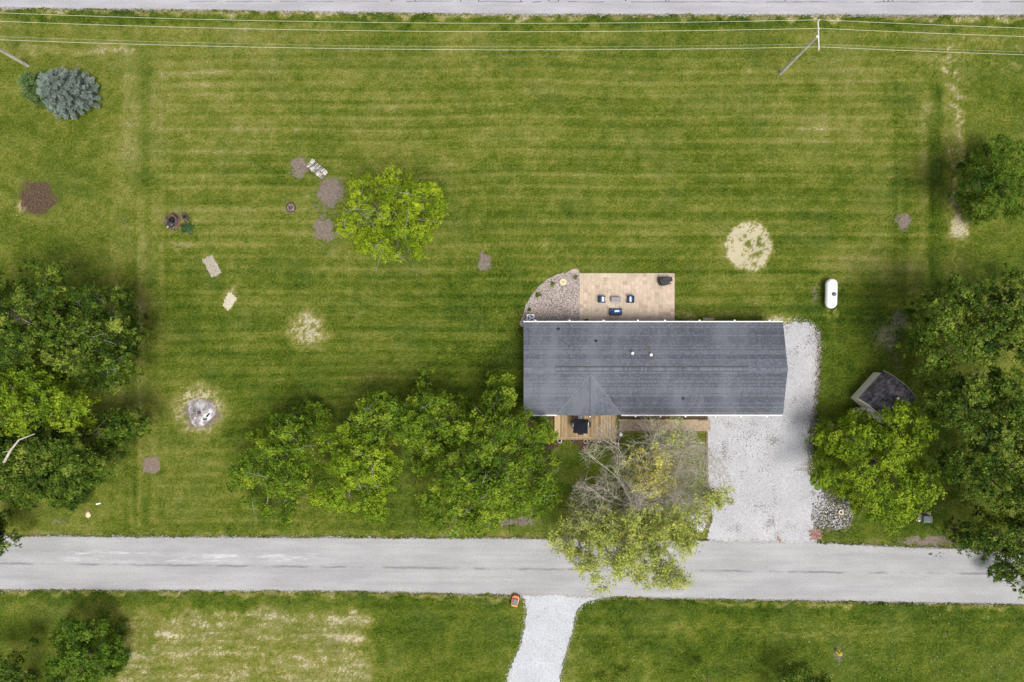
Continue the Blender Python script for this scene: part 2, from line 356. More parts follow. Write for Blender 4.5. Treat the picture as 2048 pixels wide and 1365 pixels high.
    return np.stack([np.clip(t, 0, 1.15), np.clip(soil * (.72 + .55 * vnoise(u0 / 7, v0 / 7, 22)), 0, 1), np.clip(mulch * (.75 + .5 * vnoise(u0 / 7, v0 / 7, 23)), 0, 1)], -1)

def axis(lo, hi, st):
    a = np.arange(lo, hi + st * .5, st); g = [1, 3, 8, 20, 50, 120, 300, 700, 1500]
    return np.concatenate([[lo - x for x in g[::-1]], a, [hi + x for x in g]])
gx = axis(-53, 53, .2); gy = axis(-36, 36, .2)
X, Y = np.meshgrid(gx, gy); nx, ny = len(gx), len(gy)
lm = lawn_map((X / S + 1024).ravel(), (682.5 - Y / S).ravel())
Z = .03 * (vnoise(X / 6 + 100, Y / 6 + 100, 40) - .5).ravel() * 0
idx = np.arange(nx * ny).reshape(ny, nx)
quads = np.stack([idx[:-1, :-1], idx[:-1, 1:], idx[1:, 1:], idx[1:, :-1]], -1).reshape(-1, 4)

m = Mat('turf'); p = m.pos()
ab = m.attr('lawn', 'Color'); sp = m.n('SeparateColor'); m.put(sp.inputs[0], ab)
nA = m.noise(p, 1.1, 4); nB = m.noise(p, 2.8, 4, .7); nC = m.noise(p, 5.5, 3, .8)
t = m.math('ADD', sp.outputs[0], m.math('MULTIPLY', m.math('SUBTRACT', nA, .5), .22))
t = m.math('ADD', t, m.math('MULTIPLY', m.math('SUBTRACT', nB, .5), .55)); t = m.math('ADD', t, m.math('MULTIPLY', m.math('SUBTRACT', nC, .5), 1.25))
TURF = [(.0, (.010, .022, .0015)), (.22, (.033, .058, .003)), (.42, (.071, .094, .009)), (.60, (.125, .132, .023)), (.74, (.163, .158, .048)), (.86, (.225, .205, .095)), (1.0, (.37, .335, .225))]
cg = m.ramp(t, TURF)
hue = m.noise(p, .23, 2); cg = m.mix(m.step(hue, .45, .7, 0, .35), cg, m.mix(.5, cg, (.045, .075, .02)))
soilc = m.ramp(m.noise(p, 4.5, 5, .75), [(.3, (.085, .066, .053)), (.55, (.16, .13, .108)), (.75, (.25, .215, .185))])
mulc = m.ramp(m.noise(p, 5, 5, .8), [(.3, (.026, .018, .011)), (.5, (.07, .046, .030)), (.7, (.15, .105, .07))])
nf = m.math('MULTIPLY', m.math('SUBTRACT', m.math('ADD', m.math('MULTIPLY', nB, .4), m.math('MULTIPLY', nC, .6)), .5), 2.2)
fs = m.step(m.math('ADD', sp.outputs[1], nf), .25, .85); fm = m.step(m.math('ADD', sp.outputs[2], nf), .25, .8)
m.bump(m.math('ADD', nB, nC), .9, .09)
M['turf'] = m.col(m.mix(fm, m.mix(fs, cg, soilc), mulc), .95, spec=.1)
me = np_mesh('lawn', np.stack([X.ravel(), Y.ravel(), Z], -1), quads, lm, M['turf'], 'lawn')
tag(link('lawn', me), kind='structure', label='mown lawn with yellowed stripes and bare patches')

# ------------------------------------------------------------------ roads, drives, beds
def sheet(name, poly_px, z, mat, rough=.1, step=.3, seed=1, label=None, kind='structure', parent=None, smoothit=True):
    pts = [Vector(P(a, b)[:2]) for a, b in poly_px]; rr = random.Random(seed); out = []
    n = len(pts)
    for i in range(n):
        a, b, c0, d0 = pts[i], pts[(i + 1) % n], pts[i - 1], pts[(i + 2) % n]
        L = (b - a).length; k = max(1, min(400, int(L / step)))
        nrm = Vector((-(b - a).y, (b - a).x)).normalized() if L > 1e-6 else Vector((0, 0))
        for j in range(k):
            q = j / k; pt = a.lerp(b, q)
            if smoothit and L < 8: pt = .5 * ((2 * a) + (b - c0) * q + (2 * c0 - 5 * a + 4 * b - d0) * q * q + (3 * a - c0 - 3 * b + d0) * q ** 3)
            out.append(pt + nrm * (rr.gauss(0, .5) * rough))
    bm = bmesh.new(); vs = [bm.verts.new((q.x, q.y, z)) for q in out]
    f = bm.faces.new(vs); f.normal_update()
    if f.normal.z < 0: f.normal_flip()
    bmesh.ops.triangulate(bm, faces=[f]); me = bpy.data.meshes.new(name); bm.to_mesh(me); bm.free()
    o = link(name, me, parent, mat); tag(o, label, kind=kind); return o

def asphalt(name, base, seam=None):
    m = Mat(name); p = m.pos(); sx = m.n('SeparateXYZ'); m.put(sx.inputs[0], p)
    streak = m.noise(m.mapv(p, (.08, 1.6, 1)), 1, 4); blot = m.noise(m.mapv(p, (.16, .5, 1)), 1, 3, .6); grain = m.noise(p, 8, 4, .8); sp_ = m.voro(p, 13)
    f = m.math('MULTIPLY', m.step(streak, .3, .7, .93, 1.06), m.step(grain, .25, .75, .80, 1.2)); f = m.math('MULTIPLY', f, m.step(blot, .3, .7, .9, 1.08))
    q = m.n('VectorMath', operation='SCALE'); q.inputs[0].default_value = base; m.put(q.inputs['Scale'], f); c = q.outputs[0]
    if seam:
        y0, slope, dustx0, dustx1 = seam
        d = m.math('SUBTRACT', sx.outputs[1], m.math('ADD', m.math('MULTIPLY', sx.outputs[0], slope), y0))
        wob = m.math('MULTIPLY', m.math('SUBTRACT', m.noise(p, .9, 3), .5), .35); d = m.math('ADD', d, wob)
        line = m.math('MULTIPLY', m.step(m.math('ABSOLUTE', d), .03, .16, 1, 0), m.step(m.noise(m.mapv(p, (.35, .1, 1)), 1, 3), .38, .62, .05, .75))
        c = m.mix(line, c, (base[0] * .45, base[1] * .45, base[2] * .45))
        # pale dust and gravel dragged along the lane
        dd = m.math('SUBTRACT', d, .8); band = m.step(m.math('ABSOLUTE', dd), .1, 1.0, 1, 0); xx = m.math('MULTIPLY', m.step(sx.outputs[0], dustx0, dustx0 + 6), m.step(sx.outputs[0], dustx1 - 8, dustx1, 1, 0))
        dn = m.step(m.noise(m.mapv(p, (.22, 1.3, 1)), 1.3, 4, .65), .48, .66)
        c = m.mix(m.math('MULTIPLY', m.math('MULTIPLY', band, xx), m.math('MULTIPLY', dn, .75)), c, (.42, .42, .43))
    c = m.mix(m.step(sp_, .0, .25, .25, 0), c, (base[0] * .55, base[1] * .55, base[2] * .55))
    m.bump(grain, .25, .01); return m.col(c, .9, spec=.2)
M['road'] = asphalt('chip_seal', (.262, .26, .264), ((682.5 - 1138) * S, -.0105, -48, -15))
M['road2'] = asphalt('grey_asphalt', (.275, .272, .29))
def strip(top, bot, z, mat, seed, label):
    r_ = np.random.default_rng(seed); us = np.concatenate([[-3800, -2500, -1500, -900, -500], np.arange(-200, 2260, 4.0), [2500, 3000, 4000, 5800]])
    et = lerp_edge(us, top) + r_.normal(0, 1.1, len(us)) + (vnoise(us / 26, us * 0, seed) - .5) * 5; eb = lerp_edge(us, bot) + r_.normal(0, 1.1, len(us)) + (vnoise(us / 26, us * 0 + 9, seed) - .5) * 5
    rows = [et + (eb - et) * q for q in (0, .25, .5, .75, 1)]; n = len(us)
    v = np.concatenate([np.stack([(us - 1024) * S, (682.5 - q) * S, np.full(n, z)], -1) for q in rows]); ix = np.arange(n * 5).reshape(5, n)
    f = np.stack([ix[1:, :-1], ix[1:, 1:], ix[:-1, 1:], ix[:-1, :-1]], -1).reshape(-1, 4)
    return tag(link('road', np_mesh('road', v, f, None, mat)), label, kind='structure')
strip(E_N, E_S, .012, M['road'], 3, 'wide pale grey chip-sealed road along the front of the property')
strip([(-4000, -105), (6000, -90)], E_TOP, .012, M['road2'], 4, 'pale grey road along the far edge of the lawn')
def gravel(name, base, dirt, amt):
    m = Mat(name); p = m.pos(); g = m.voro(p, 16, 'Color'); sp_ = m.n('SeparateColor'); m.put(sp_.inputs[0], g)
    f = m.step(sp_.outputs[0], 0, 1, .84, 1.13); f = m.math('MULTIPLY', f, m.step(m.noise(p, .35, 4), .3, .7, .93, 1.07)); f = m.math('MULTIPLY', f, m.step(m.noise(p, 7, 3, .7), .3, .7, .91, 1.07))
    q = m.n('VectorMath', operation='SCALE'); q.inputs[0].default_value = base; m.put(q.inputs['Scale'], f)
    sx = m.n('SeparateXYZ'); m.put(sx.inputs[0], p)
    tr = m.noise(m.mapv(p, (.9, .12, 1)), 1, 3)
    lit = m.math('ADD', m.noise(p, 5, 4, .75), m.math('MULTIPLY', m.math('SUBTRACT', m.noise(p, .45, 3), .5), .9)); lit = m.math('ADD', lit, m.math('MULTIPLY', m.math('SUBTRACT', tr, .5), .35))
    c = m.mix(m.step(lit, .62 - amt, .74 - amt, 0, .85), q.outputs[0], dirt)
    m.bump(sp_.outputs[1], .2, .02); return m.col(c, .92, spec=.15)
M['drive'] = gravel('drive_gravel', (.325, .325, .337), (.15, .135, .125), .02)
M['lane'] = gravel('lane_gravel', (.35, .36, .385), (.24, .22, .19), -.06)
M['bedgravel'] = gravel('bed_gravel', (.32, .27, .25), (.12, .085, .07), .06)
dr = sheet('gravel_driveway', DRIVE, .008, M['drive'], .10, .2, 5, 'broad pale gravel driveway wrapping the end of the house')
ln = sheet('gravel_lane', LANE, .006, M['lane'], .10, .2, 6, 'narrow whitish gravel lane leaving the road')
gb = sheet('gravel_bed', GBED, .016, M['bedgravel'], .05, .15, 7, 'rounded pinkish gravel bed beside the patio')

def padmat(name, a, b): m = Mat(name); p = m.pos(); n = m.noise(p, 4.5, 5, .75); m.bump(n, .4, .03); return m.col(m.ramp(n, [(.3, a), (.68, b)]), .95, spec=.1)
sheet('bare_pad', [(404, 520), (424, 510), (443, 545), (424, 556)], .009, padmat('pale_pad', (.17, .15, .115), (.34, .31, .26)), .09, .12, 21, 'pale rectangular bare pad in the lawn', smoothit=False)
sheet('sand_pad', [(458, 585), (474, 596), (467, 612), (456, 622), (445, 610)], .009, padmat('sand', (.27, .235, .16), (.46, .42, .33)), .1, .12, 22, 'pale sandy patch near the rectangular pad', smoothit=False)
sheet('bare_pad', [(286, 916), (318, 914), (321, 938), (312, 948), (287, 945)], .009, padmat('brown_pad', (.10, .075, .06), (.20, .155, .125)), .1, .12, 23, 'brownish square bare pad near the wooded corner', smoothit=False)
# loose stones: real pieces, too many to count
def stones(name, poly, n, rmin, rmax, z, mat, label, seed, flat=.6, dens=None, parent=None):
    r = np.random.default_rng(seed); pp = np.array(poly); lo, hi = pp.min(0), pp.max(0)
    u = r.uniform(lo[0], hi[0], n * 3); v = r.uniform(lo[1], hi[1], n * 3)
    k = sdist(u, v, poly) > 0
    if dens is not None: k &= r.random(len(u)) < dens(u, v)
    u, v = u[k][:n], v[k][:n]; n = len(u)
    base = np.array([(1, 0, 0), (0, 1, 0), (-1, 0, 0), (0, -1, 0), (0, 0, 1), (0, 0, -.6)], float)
    s = r.uniform(rmin, rmax, (n, 1, 1)) * r.uniform(.65, 1.25, (n, 6, 1)); a = r.uniform(0, 6.28, n); ca, sa = np.cos(a)[:, None], np.sin(a)[:, None]
    b = base[None] * s; b[:, :, 0] *= r.uniform(.7, 1.4, (n, 1)); b[:, :, 2] *= flat
    x = b[:, :, 0] * ca - b[:, :, 1] * sa + ((u - 1024) * S)[:, None]; y = b[:, :, 0] * sa + b[:, :, 1] * ca + ((682.5 - v) * S)[:, None]
    vv = np.stack([x, y, b[:, :, 2] + z + rmin * .3], -1).reshape(-1, 3)
    f = np.array([(0, 1, 4), (1, 2, 4), (2, 3, 4), (3, 0, 4), (1, 0, 5), (2, 1, 5), (3, 2, 5), (0, 3, 5)])
    ff = (f[None] + (np.arange(n) * 6)[:, None, None]).reshape(-1, 3)
    o = link(name, np_mesh(name, vv, ff, np.repeat(r.random(n), 6), mat), parent); tag(o, label, kind='stuff'); return o
stones('loose_gravel', DRIVE, 2600, .012, .04, .01, M['gravelstone'], 'loose pale gravel strewn over the driveway', 11, dens=lambda u, v: .25 + .75 * ss(vnoise(u / 30, v / 40, 50), .4, .7))
stones('loose_pebbles', GBED, 6500, .02, .055, .02, plain('pebbles', (.31, .265, .24), .9, .2, 4, tint=.8), 'pinkish brown pebbles covering the rounded bed', 12)
stones('lane_gravel', LANE, 900, .015, .045, .008, M['gravelstone'], 'loose white gravel on the lane', 13)
ROCKR = [(1625, 1010), (1640, 985), (1672, 982), (1700, 1005), (1708, 1030), (1700, 1050), (1672, 1060), (1640, 1055), (1622, 1040)]
stones('river_rocks', ROCKR, 1300, .035, .11, .02, M['riverstone'], 'mixed white and brown rocks in the bed by the drive mouth', 14, dens=lambda u, v: .3 + .7 * blob(u, v, 1665, 1035, 36, 24, .5))
ROCKL = [(1366, 1035), (1385, 1028), (1408, 1030), (1412, 1048), (1404, 1064), (1378, 1062), (1368, 1050)]
stones('white_rocks', ROCKL, 700, .03, .09, .02, plain('white_rock', (.48, .47, .47), .8, .2, 4, tint=.5), 'small white rocks in the bed below the yellowing tree', 15)
stones('leaf_litter', [(1415, 840), (1630, 660), (1620, 960), (1430, 1060)], 1500, .02, .05, .012, plain('dead_leaves', (.07, .05, .038), .9, .3, 4, tint=.5), 'dry brown leaf litter on the gravel', 16, .3, dens=lambda u, v: ss(vnoise(u / 45, v / 45, 51), .5, .75))

def spill(name, pts, n, wd, mat, label, seed, rmax=.05):
    r_ = np.random.default_rng(seed); p_ = np.array(pts, float); seg = np.hypot(*np.diff(p_, axis=0).T); cs_ = np.concatenate([[0], np.cumsum(seg)]); q = r_.uniform(0, cs_[-1], n)
    u = np.interp(q, cs_, p_[:, 0]) + r_.normal(0, wd, n); v = np.interp(q, cs_, p_[:, 1]) + r_.normal(0, wd, n); k = vnoise(u / 9, v / 9, seed) > r_.random(n) * .8; u, v = u[k], v[k]; n = len(u)
    b = np.array([(1, 0, 0), (0, 1, 0), (-1, 0, 0), (0, -1, 0), (0, 0, .7)], float)[None] * r_.uniform(.015, rmax, (n, 1, 1)) * r_.uniform(.6, 1.3, (n, 5, 1))
    b[:, :, 0] += ((u - 1024) * S)[:, None]; b[:, :, 1] += ((682.5 - v) * S)[:, None]; b[:, :, 2] += .014
    f = (np.array([(0, 1, 4), (1, 2, 4), (2, 3, 4), (3, 0, 4)])[None] + (np.arange(n) * 5)[:, None, None]).reshape(-1, 3)
    tag(link(name, np_mesh(name, b.reshape(-1, 3), f, np.repeat(r_.random(n), 5), mat)), label, kind='stuff')
spill('drive_edge_stones', DRIVE[9:-1], 5000, 5, M['gravelstone'], 'gravel spilling from the driveway edge into the grass', 61)
spill('drive_edge_litter', DRIVE[11:19], 1800, 4, plain('edge_litter', (.14, .105, .08), .9, .3, 4, tint=.5), 'brown litter along the driveway edge', 62)
spill('lane_edge_stones', LANE[1:9], 1600, 3.5, M['gravelstone'], 'white gravel spilling from the lane into the grass', 63); spill('lane_edge_stones', LANE[9:], 1600, 3.5, M['gravelstone'], 'white gravel scattered on the far side of the lane', 64)
for k_, (e_, t_) in enumerate(((E_N, 'pale grit crumbling off the lawn edge of the front road'), (E_S, 'pale grit crumbling off the field edge of the front road'), (E_TOP, 'pale grit along the edge of the far road'))):
    spill('road_grit', [(float(a), float(lerp_edge(a, e_))) for a in range(-20, 2080, 20)], 5200, 2.2, plain('road_grit', (.25, .23, .20), .9, .3, 4, tint=.4), t_, 65 + k_, .06)
# tar patches and sealed cracks on the roads
tar = plain('tar', (.05, .05, .055), .8, .2)
road1 = bpy.data.objects['road']; road2 = bpy.data.objects['road.001']
mb = MB(); rr = random.Random(4)
us = list(range(380, 2100, 18)); ln1 = [P(u_, 3.2 + rr.gauss(0, .35) + (1.2 if u_ > 1000 else 0)) for u_ in us]
for a, b in zip(ln1, ln1[1:]):
    if rr.random() < .82:
        h = rr.uniform(.012, .03); mb.add([(a[0], a[1] - h, .0165), (b[0], b[1] - h, .0165), (b[0], b[1] + h, .0165), (a[0], a[1] + h, .0165)], [(0, 1, 2, 3)])
for u_ in (783, 831, 921, 958, 1042, 1099, 1116, 1252, 1331, 1338, 1570, 1768, 1776, 1786):
    a = P(u_, 3.5); b = P(u_ + rr.uniform(-5, 5), -3); h = .05
    mb.add([(a[0] - h, a[1], .017), (a[0] + h, a[1], .017), (b[0] + h * .6, b[1], .017), (b[0] - h * .6, b[1], .017)], [(0, 1, 2, 3)])
mb.build('crack_seal', tar, road2)
mb = MB()
for (u_, v_, r_) in ((1861, 1108, .22), (1872, 1112, .09), (1880, 1106, .1), (1881, 1113, .08), (1884, 1117, .06), (1876, 1108, .06), (1887, 1108, .06)):
    x, y, _ = P(u_, v_); pr = [(x + r_ * rr.uniform(.6, 1.2) * math.cos(t_ * .785), y + r_ * .7 * rr.uniform(.6, 1.2) * math.sin(t_ * .785), .0165) for t_ in range(8)]
    mb.add(pr, [tuple(range(8))])
mb.build('tar_stain', tar, road1)
# brick aprons at the drive mouth
def bricks(name, cu, cv, nx_, ny_, rz, label):
    o = thing(name, None, None, P(cu, cv, .012), rz); o['label'] = label; o['kind'] = 'structure'
    me = MB().rbox((0, 0, .01), (.38, .19, .03), .008).mesh('brick', plain('pink_brick', (.21, .12, .10), .9, .25, 5, rand=.25))
    for i in range(nx_):
        for j in range(ny_):
            b = link('brick', me, o); b.location = ((i - (nx_ - 1) / 2 + (.25 if j % 2 else -.25)) * .395, (j - (ny_ - 1) / 2) * .205, .004); b.rotation_euler.z = random.Random(i * 31 + j).gauss(0, .02)
bricks('brick_apron', 1632, 1069, 3, 5, .15, 'small pink brick apron at the corner of the driveway')
bricks('brick_patch', 1558.5, 1080, 1, 2, 1.5, 'tiny brown brick patch where driveway meets road')

# ------------------------------------------------------------------ patio, walk, deck
sl_v = []
def slab_mesh(sz, n, h, mat, gap=.03):
    mb = MB(); q = sz / n
    mb.box((0, 0, h / 2 - .006), (sz - .006, sz - .006, h - .012))
    for i in range(n):
        for j in range(n):
            cx, cy = (i - (n - 1) / 2) * q, (j - (n - 1) / 2) * q; a = q / 2 - gap / 2; b = a - .008; z0, z1 = h - .013, h
            mb.add([(cx - a, cy - a, z0), (cx + a, cy - a, z0), (cx + a, cy + a, z0), (cx - a, cy + a, z0), (cx - b, cy - b, z1), (cx + b, cy - b, z1), (cx + b, cy + b, z1), (cx - b, cy + b, z1)],
                   [(4, 5, 6, 7), (0, 1, 5, 4), (1, 2, 6, 5), (2, 3, 7, 6), (3, 0, 4, 7)])
    return mb.mesh('slab', mat)
def paver_mat(name, a, b, c, dirtc):
    m = Mat(name); rnd = m.n('ObjectInfo').outputs['Random']; p = m.pos()
    col = m.ramp(rnd, [(0, a), (.45, b), (.8, b), (1, c)])
    col = m.mix(m.step(m.noise(p, .8, 4), .42, .68, 0, .55), col, dirtc)
    f = m.step(m.noise(p, 11, 3, .7), .25, .75, .8, 1.18); q = m.n('VectorMath', operation='SCALE'); m.put(q.inputs[0], col); m.put(q.inputs['Scale'], f)
    m.bump(m.noise(p, 40, 2), .2, .01); return m.col(q.outputs[0], .9, spec=.15)
M['slab'] = paver_mat('patio_slab', (.45, .37, .285), (.40, .325, .25), (.32, .235, .185), (.32, .265, .205))
M['walkpaver'] = paver_mat('walk_paver', (.34, .27, .185), (.28, .22, .15), (.22, .165, .115), (.20, .16, .115))
M['joint'] = plain('joint_sand', (.21, .165, .115), .95, .3, 6)
pt = thing('patio', None, None, P(1254, 596)); pt['label'] = 'rectangular tan slab patio behind the house'; pt['kind'] = 'structure'
x0, y0, _ = P(1159, 547); x1, y1, _ = P(1349, 648)
bx, by, _ = P(1254, 596)
MB().box(((x0 + x1) / 2 - bx, (y0 + y1) / 2 - by, .012), (x1 - x0, y0 - y1, .02)).build('base', M['joint'], pt)
sm = slab_mesh(.396, 2, .045, M['slab'])
ncx, ncy = 24, 13; rr = random.Random(9)
for i in range(ncx):
    for j in range(ncy):
        o = link('slab', sm, pt); o.location = (x0 - bx + (i + .5) * (x1 - x0) / ncx, y0 - by - (j + .5) * (y0 - y1) / ncy, .01 + rr.uniform(-.004, .004))
        o.rotation_euler = (rr.gauss(0, .004), rr.gauss(0, .004), rr.choice([0, 1, 2, 3]) * math.pi / 2 + rr.gauss(0, .004)); o.scale = ((x1 - x0) / ncx / .3985,) * 2 + (1,)
wk = thing('front_walk', None, None, P(1330, 851)); wk['label'] = 'brown paver walk leading from the deck to the driveway'; wk['kind'] = 'structure'
wx, wy, _ = P(1330, 851); x0, y0, _ = P(1239, 840); x1, y1, _ = P(1420, 862.5)
MB().box(((x0 + x1) / 2 - wx, (y0 + y1) / 2 - wy, .012), (x1 - x0 + .04, y0 - y1 + .04, .02)).build('base', M['joint'], wk)
pm = MB().rbox((0, 0, .02), (.197, .18, .05), .01).mesh('paver', M['walkpaver'])
for i in range(45):
    for j in range(6):
        o = link('paver', pm, wk); o.location = (x0 - wx + (i + .5) * (x1 - x0) / 45, y0 - wy - (j + .5) * (y0 - y1) / 6, .006 + rr.uniform(-.004, .004)); o.rotation_euler.z = rr.choice([0, math.pi]) + rr.gauss(0, .01)
# concrete steps by the rear doors
def slabthing(name, u0_, v0_, u1_, v1_, h, label, cat, mat):
    x0, y0, _ = P(u0_, v0_, h); x1, y1, _ = P(u1_, v1_, h)
    o = thing(name, label, cat, ((x0 + x1) / 2, (y0 + y1) / 2, 0)); MB().rbox((0, 0, h / 2), (abs(x1 - x0), abs(y0 - y1), h), .02).build('tread', mat, o)
    MB().rbox((0, .04, .03), (abs(x1 - x0) + .06, abs(y0 - y1) + .04, .07), .02).build('plinth', mat, o)
slabthing('concrete_step', 1322, 639.5, 1346, 652, .22, 'low tan concrete step at the corner of the patio', 'step', M['concrete'])
slabthing('concrete_step', 1407, 637, 1428, 652, .2, 'square tan concrete step on the grass beyond the patio', 'step', M['concrete'])

DZ = .42
deck_wood = Mat('deck_board'); p = deck_wood.pos(); rnd = deck_wood.n('ObjectInfo').outputs['Random']
gr = deck_wood.noise(deck_wood.mapv(p, (9, 1.2, 1)), 1, 4, .7)
cw = deck_wood.ramp(deck_wood.math('ADD', deck_wood.math('MULTIPLY', gr, .7), deck_wood.math('MULTIPLY', rnd, .4)), [(.2, (.15, .10, .05)), (.5, (.34, .245, .13)), (.8, (.47, .36, .215))])
cw = deck_wood.mix(deck_wood.step(deck_wood.noise(p, .9, 4), .5, .7, 0, .4), cw, (.17, .125, .08))
deck_wood.bump(gr, .3, .01); M['deck'] = deck_wood.col(cw, .85, spec=.15)
dx0, dy0, _ = P(1109, 815, DZ); dx1, dy1, _ = P(1233, 880, DZ); dcx, dcy = (dx0 + dx1) / 2, (dy0 + dy1) / 2
dk = thing('deck', 'low weathered wooden deck along the front of the house', 'deck', (dcx, dcy, 0))
npl = 43; pw = (dx1 - dx0) / npl
bm_ = MB().rbox((0, 0, 0), (pw - .012, dy0 - dy1 - .30, .036), .006).mesh('plank', M['deck'])
for i in range(npl):
    o = link('plank', bm_, dk); o.location = (dx0 - dcx + (i + .5) * pw, .15, DZ - .018 + rr.uniform(-.003, .003))
for k in range(2):
    MB().rbox((0, dy1 - dcy + .07 + k * .145, DZ - .018), (dx1 - dx0 - .01, .135, .036), .006).build('border_plank', M['deck'], dk)
for s_ in (-1, 1): MB().box((s_ * (dx1 - dx0) / 2 - s_ * .03, .02, DZ / 2 - .03), (.04, dy0 - dy1 - .08, DZ - .08)).build('skirt_board', M['deck'], dk)
MB().box((0, dy1 - dcy + .03, DZ / 2 - .03), (dx1 - dx0 - .12, .04, DZ - .08)).build('skirt_board', M['deck'], dk)
for i in range(4):
    for j in range(2): MB().box(((i - 1.5) * 1.9, (j - .5) * 2.4, DZ / 2 - .04), (.1, .1, DZ - .08)).build('post', M['deck'], dk)
# landscape timbers
def timber(u0_, v0_, u1_, v1_, label, w_=.14):
    a = Vector(P(u0_, v0_)); b = Vector(P(u1_, v1_)); d = b - a; o = MB().rbox((0, 0, .06), (d.length, w_, .13), .02).build('edging_timber', M['timber'])
    o.location = (a + b) / 2; o.rotation_euler.z = math.atan2(d.y, d.x); tag(o, label, 'timber', 'edging timbers by the front walk')
timber(1413.5, 866, 1413.5, 992, 'long brown timber edging the driveway below the walk', .2)
timber(1240, 839, 1400, 839, 'timber edging between the mulch bed and the walk', .08)
timber(1396, 840.5, 1414, 840.5, 'short dark timber closing the mulch bed at its drive end', .1)
timber(1240, 864, 1412, 864, 'timber along the lawn side of the walk', .1)

# ------------------------------------------------------------------ house
EZ, RZ = 2.9, 4.02
hx0, hy1, _ = P(1047, 645, EZ); hx1, hy0, _ = P(1566, 830, EZ); hmy = (hy0 + hy1) / 2
house = thing('house', 'long single-storey house with a blue-grey shingle roof and white gutters', 'house', ((hx0 + hx1) / 2, hmy, 0))
ox, oy = (hx0 + hx1) / 2, hmy; hw, hd = (hx1 - hx0) / 2, (hy1 - hy0) / 2; sl_ = (RZ - EZ) / hd
WX, WY = hw - .25, hd - .42
wall = MB(); wall.box((0, 0, 1.42), (2 * WX, 2 * WY, 2.84))
for sx_ in (-1, 1):   # gable triangles
    x = sx_ * WX; wall.add([(x, -WY, 2.84), (x, WY, 2.84), (x, 0, 2.84 + sl_ * WY), (x - sx_ * .1, -WY, 2.84), (x - sx_ * .1, WY, 2.84), (x - sx_ * .1, 0, 2.84 + sl_ * WY)], [(0, 1, 2), (5, 4, 3), (0, 2, 5, 3), (2, 1, 4, 5)])
wob = wall.build('wall', M['siding'], house)
lap = MB()
for k in range(18):
    z = .35 + k * .14
    for s_ in (-1, 1):
        lap.box((0, s_ * (WY + .012), z), (2 * WX + .02, .02, .12), rx=s_ * .08); lap.box((s_ * (WX + .012), 0, z), (.02, 2 * WY, .12))
o = lap.build('siding_course', M['siding'], wob); o['kind'] = 'stuff'
def window(x, y, z, w_, h_, s_):
    f = MB()
    for a, b, c_, d_ in ((-w_ / 2, 0, .07, h_), (w_ / 2, 0, .07, h_), (0, h_ / 2, w_, .07), (0, -h_ / 2, w_ + .1, .07), (0, 0, w_, .04)): f.box((x + a, y, z + b), (c_, .09, d_))
    fo = f.build('window', M['white'], house); MB().box((x, y - s_ * .01, z), (w_ - .06, .03, h_ - .06)).build('pane', M['glass'], fo)
for x in (-9.5, -6.2, -1.5, 4.2, 9.6): window(x, WY + .05, 1.6, 1.1, 1.2, 1)
for x in (-10, -3.2, 3.4, 8.4): window(x, -WY - .05, 1.6, 1.3, 1.2, -1)
for x, y in ((1.7, 1), (6.0, 1), (-5.6, -1)):
    d_ = MB().rbox((x, y * (WY + .05), 1.25), (.95, .06, 2.05), .01).build('door', M['white'], house); MB().tube([(x + .38, y * (WY + .09), 1.2), (x + .38, y * (WY + .13), 1.2)], .03, 8).build('handle', M['charcoal'], d_)
# roof: sheathing then overlapping shingles
rf = MB(); th = .12; e = hd
prof = [(-e, EZ), (0, RZ), (e, EZ), (e, EZ - th), (0, RZ - th), (-e, EZ - th)]
vs = [(s_ * hw, y, z) for s_ in (-1, 1) for y, z in prof]
rf.add(vs, [(0, 1, 7, 6), (1, 2, 8, 7), (2, 3, 9, 8), (3, 4, 10, 9), (4, 5, 11, 10), (5, 0, 6, 11), (0, 5, 4, 1), (1, 4, 3, 2), (6, 7, 10, 11), (7, 8, 9, 10)])
m = Mat('roof_shingle'); p = m.pos()
wea = m.noise(m.mapv(p, (.42, .13, .1)), 1, 5, .65); big = m.noise(p, .22, 3); gra = m.noise(p, 17, 3, .7)
f = m.math('MULTIPLY', m.step(m.attr('tint'), 0, 1, .68, 1.5), m.step(gra, .25, .75, .85, 1.15))
q = m.n('VectorMath', operation='SCALE'); q.inputs[0].default_value = (.074, .080, .096); m.put(q.inputs['Scale'], f)
wf = m.math('ADD', m.math('MULTIPLY', wea, .6), m.math('MULTIPLY', big, .4))
c = m.mix(m.step(wf, .42, .68, 0, .6), q.outputs[0], (.145, .158, .178))
m.bump(gra, .3, .01); M['shingle'] = m.col(c, .9, spec=.25)
roof = rf.build('roof', M['shingle'], house)
# cross gable over the deck
cxw = (P(1178.5, 790, EZ)[0] - ox); cgw = (P(1243, 800, EZ)[0] - P(1114, 800, EZ)[0]) / 2; CH = 1.0; cs = CH / cgw
yapex = -(hd - CH / sl_)   # where the small ridge meets the front slope
cg_ = MB()
cg_.add([(cxw, -hd, EZ + CH + .03), (cxw, yapex, EZ + CH + .03), (cxw - cgw, -hd - .01, EZ + .03), (cxw + cgw, -hd - .01, EZ + .03), (cxw, -hd, EZ + CH - .1), (cxw - cgw, -hd, EZ - .1), (cxw + cgw, -hd, EZ - .1), (cxw, yapex, EZ + CH - .1)],
        [(0, 1, 2), (0, 3, 1), (0, 2, 5, 4), (3, 0, 4, 6), (1, 7, 5, 2), (1, 3, 6, 7)])
cg_.build('cross_gable', M['shingle'], roof)
for s_ in (-1, 1): MB().tube([(cxw, yapex, EZ + CH + .035), (cxw + s_ * cgw, -hd, EZ + .035)], .035, 5).build('valley_flashing', plain('flashing', (.17, .18, .20), .6, .1), roof)
MB().tube([(cxw, yapex, EZ + CH + .05), (cxw, -hd, EZ + CH + .05)], .05, 6).build('gable_ridge', M['shingle'], roof)
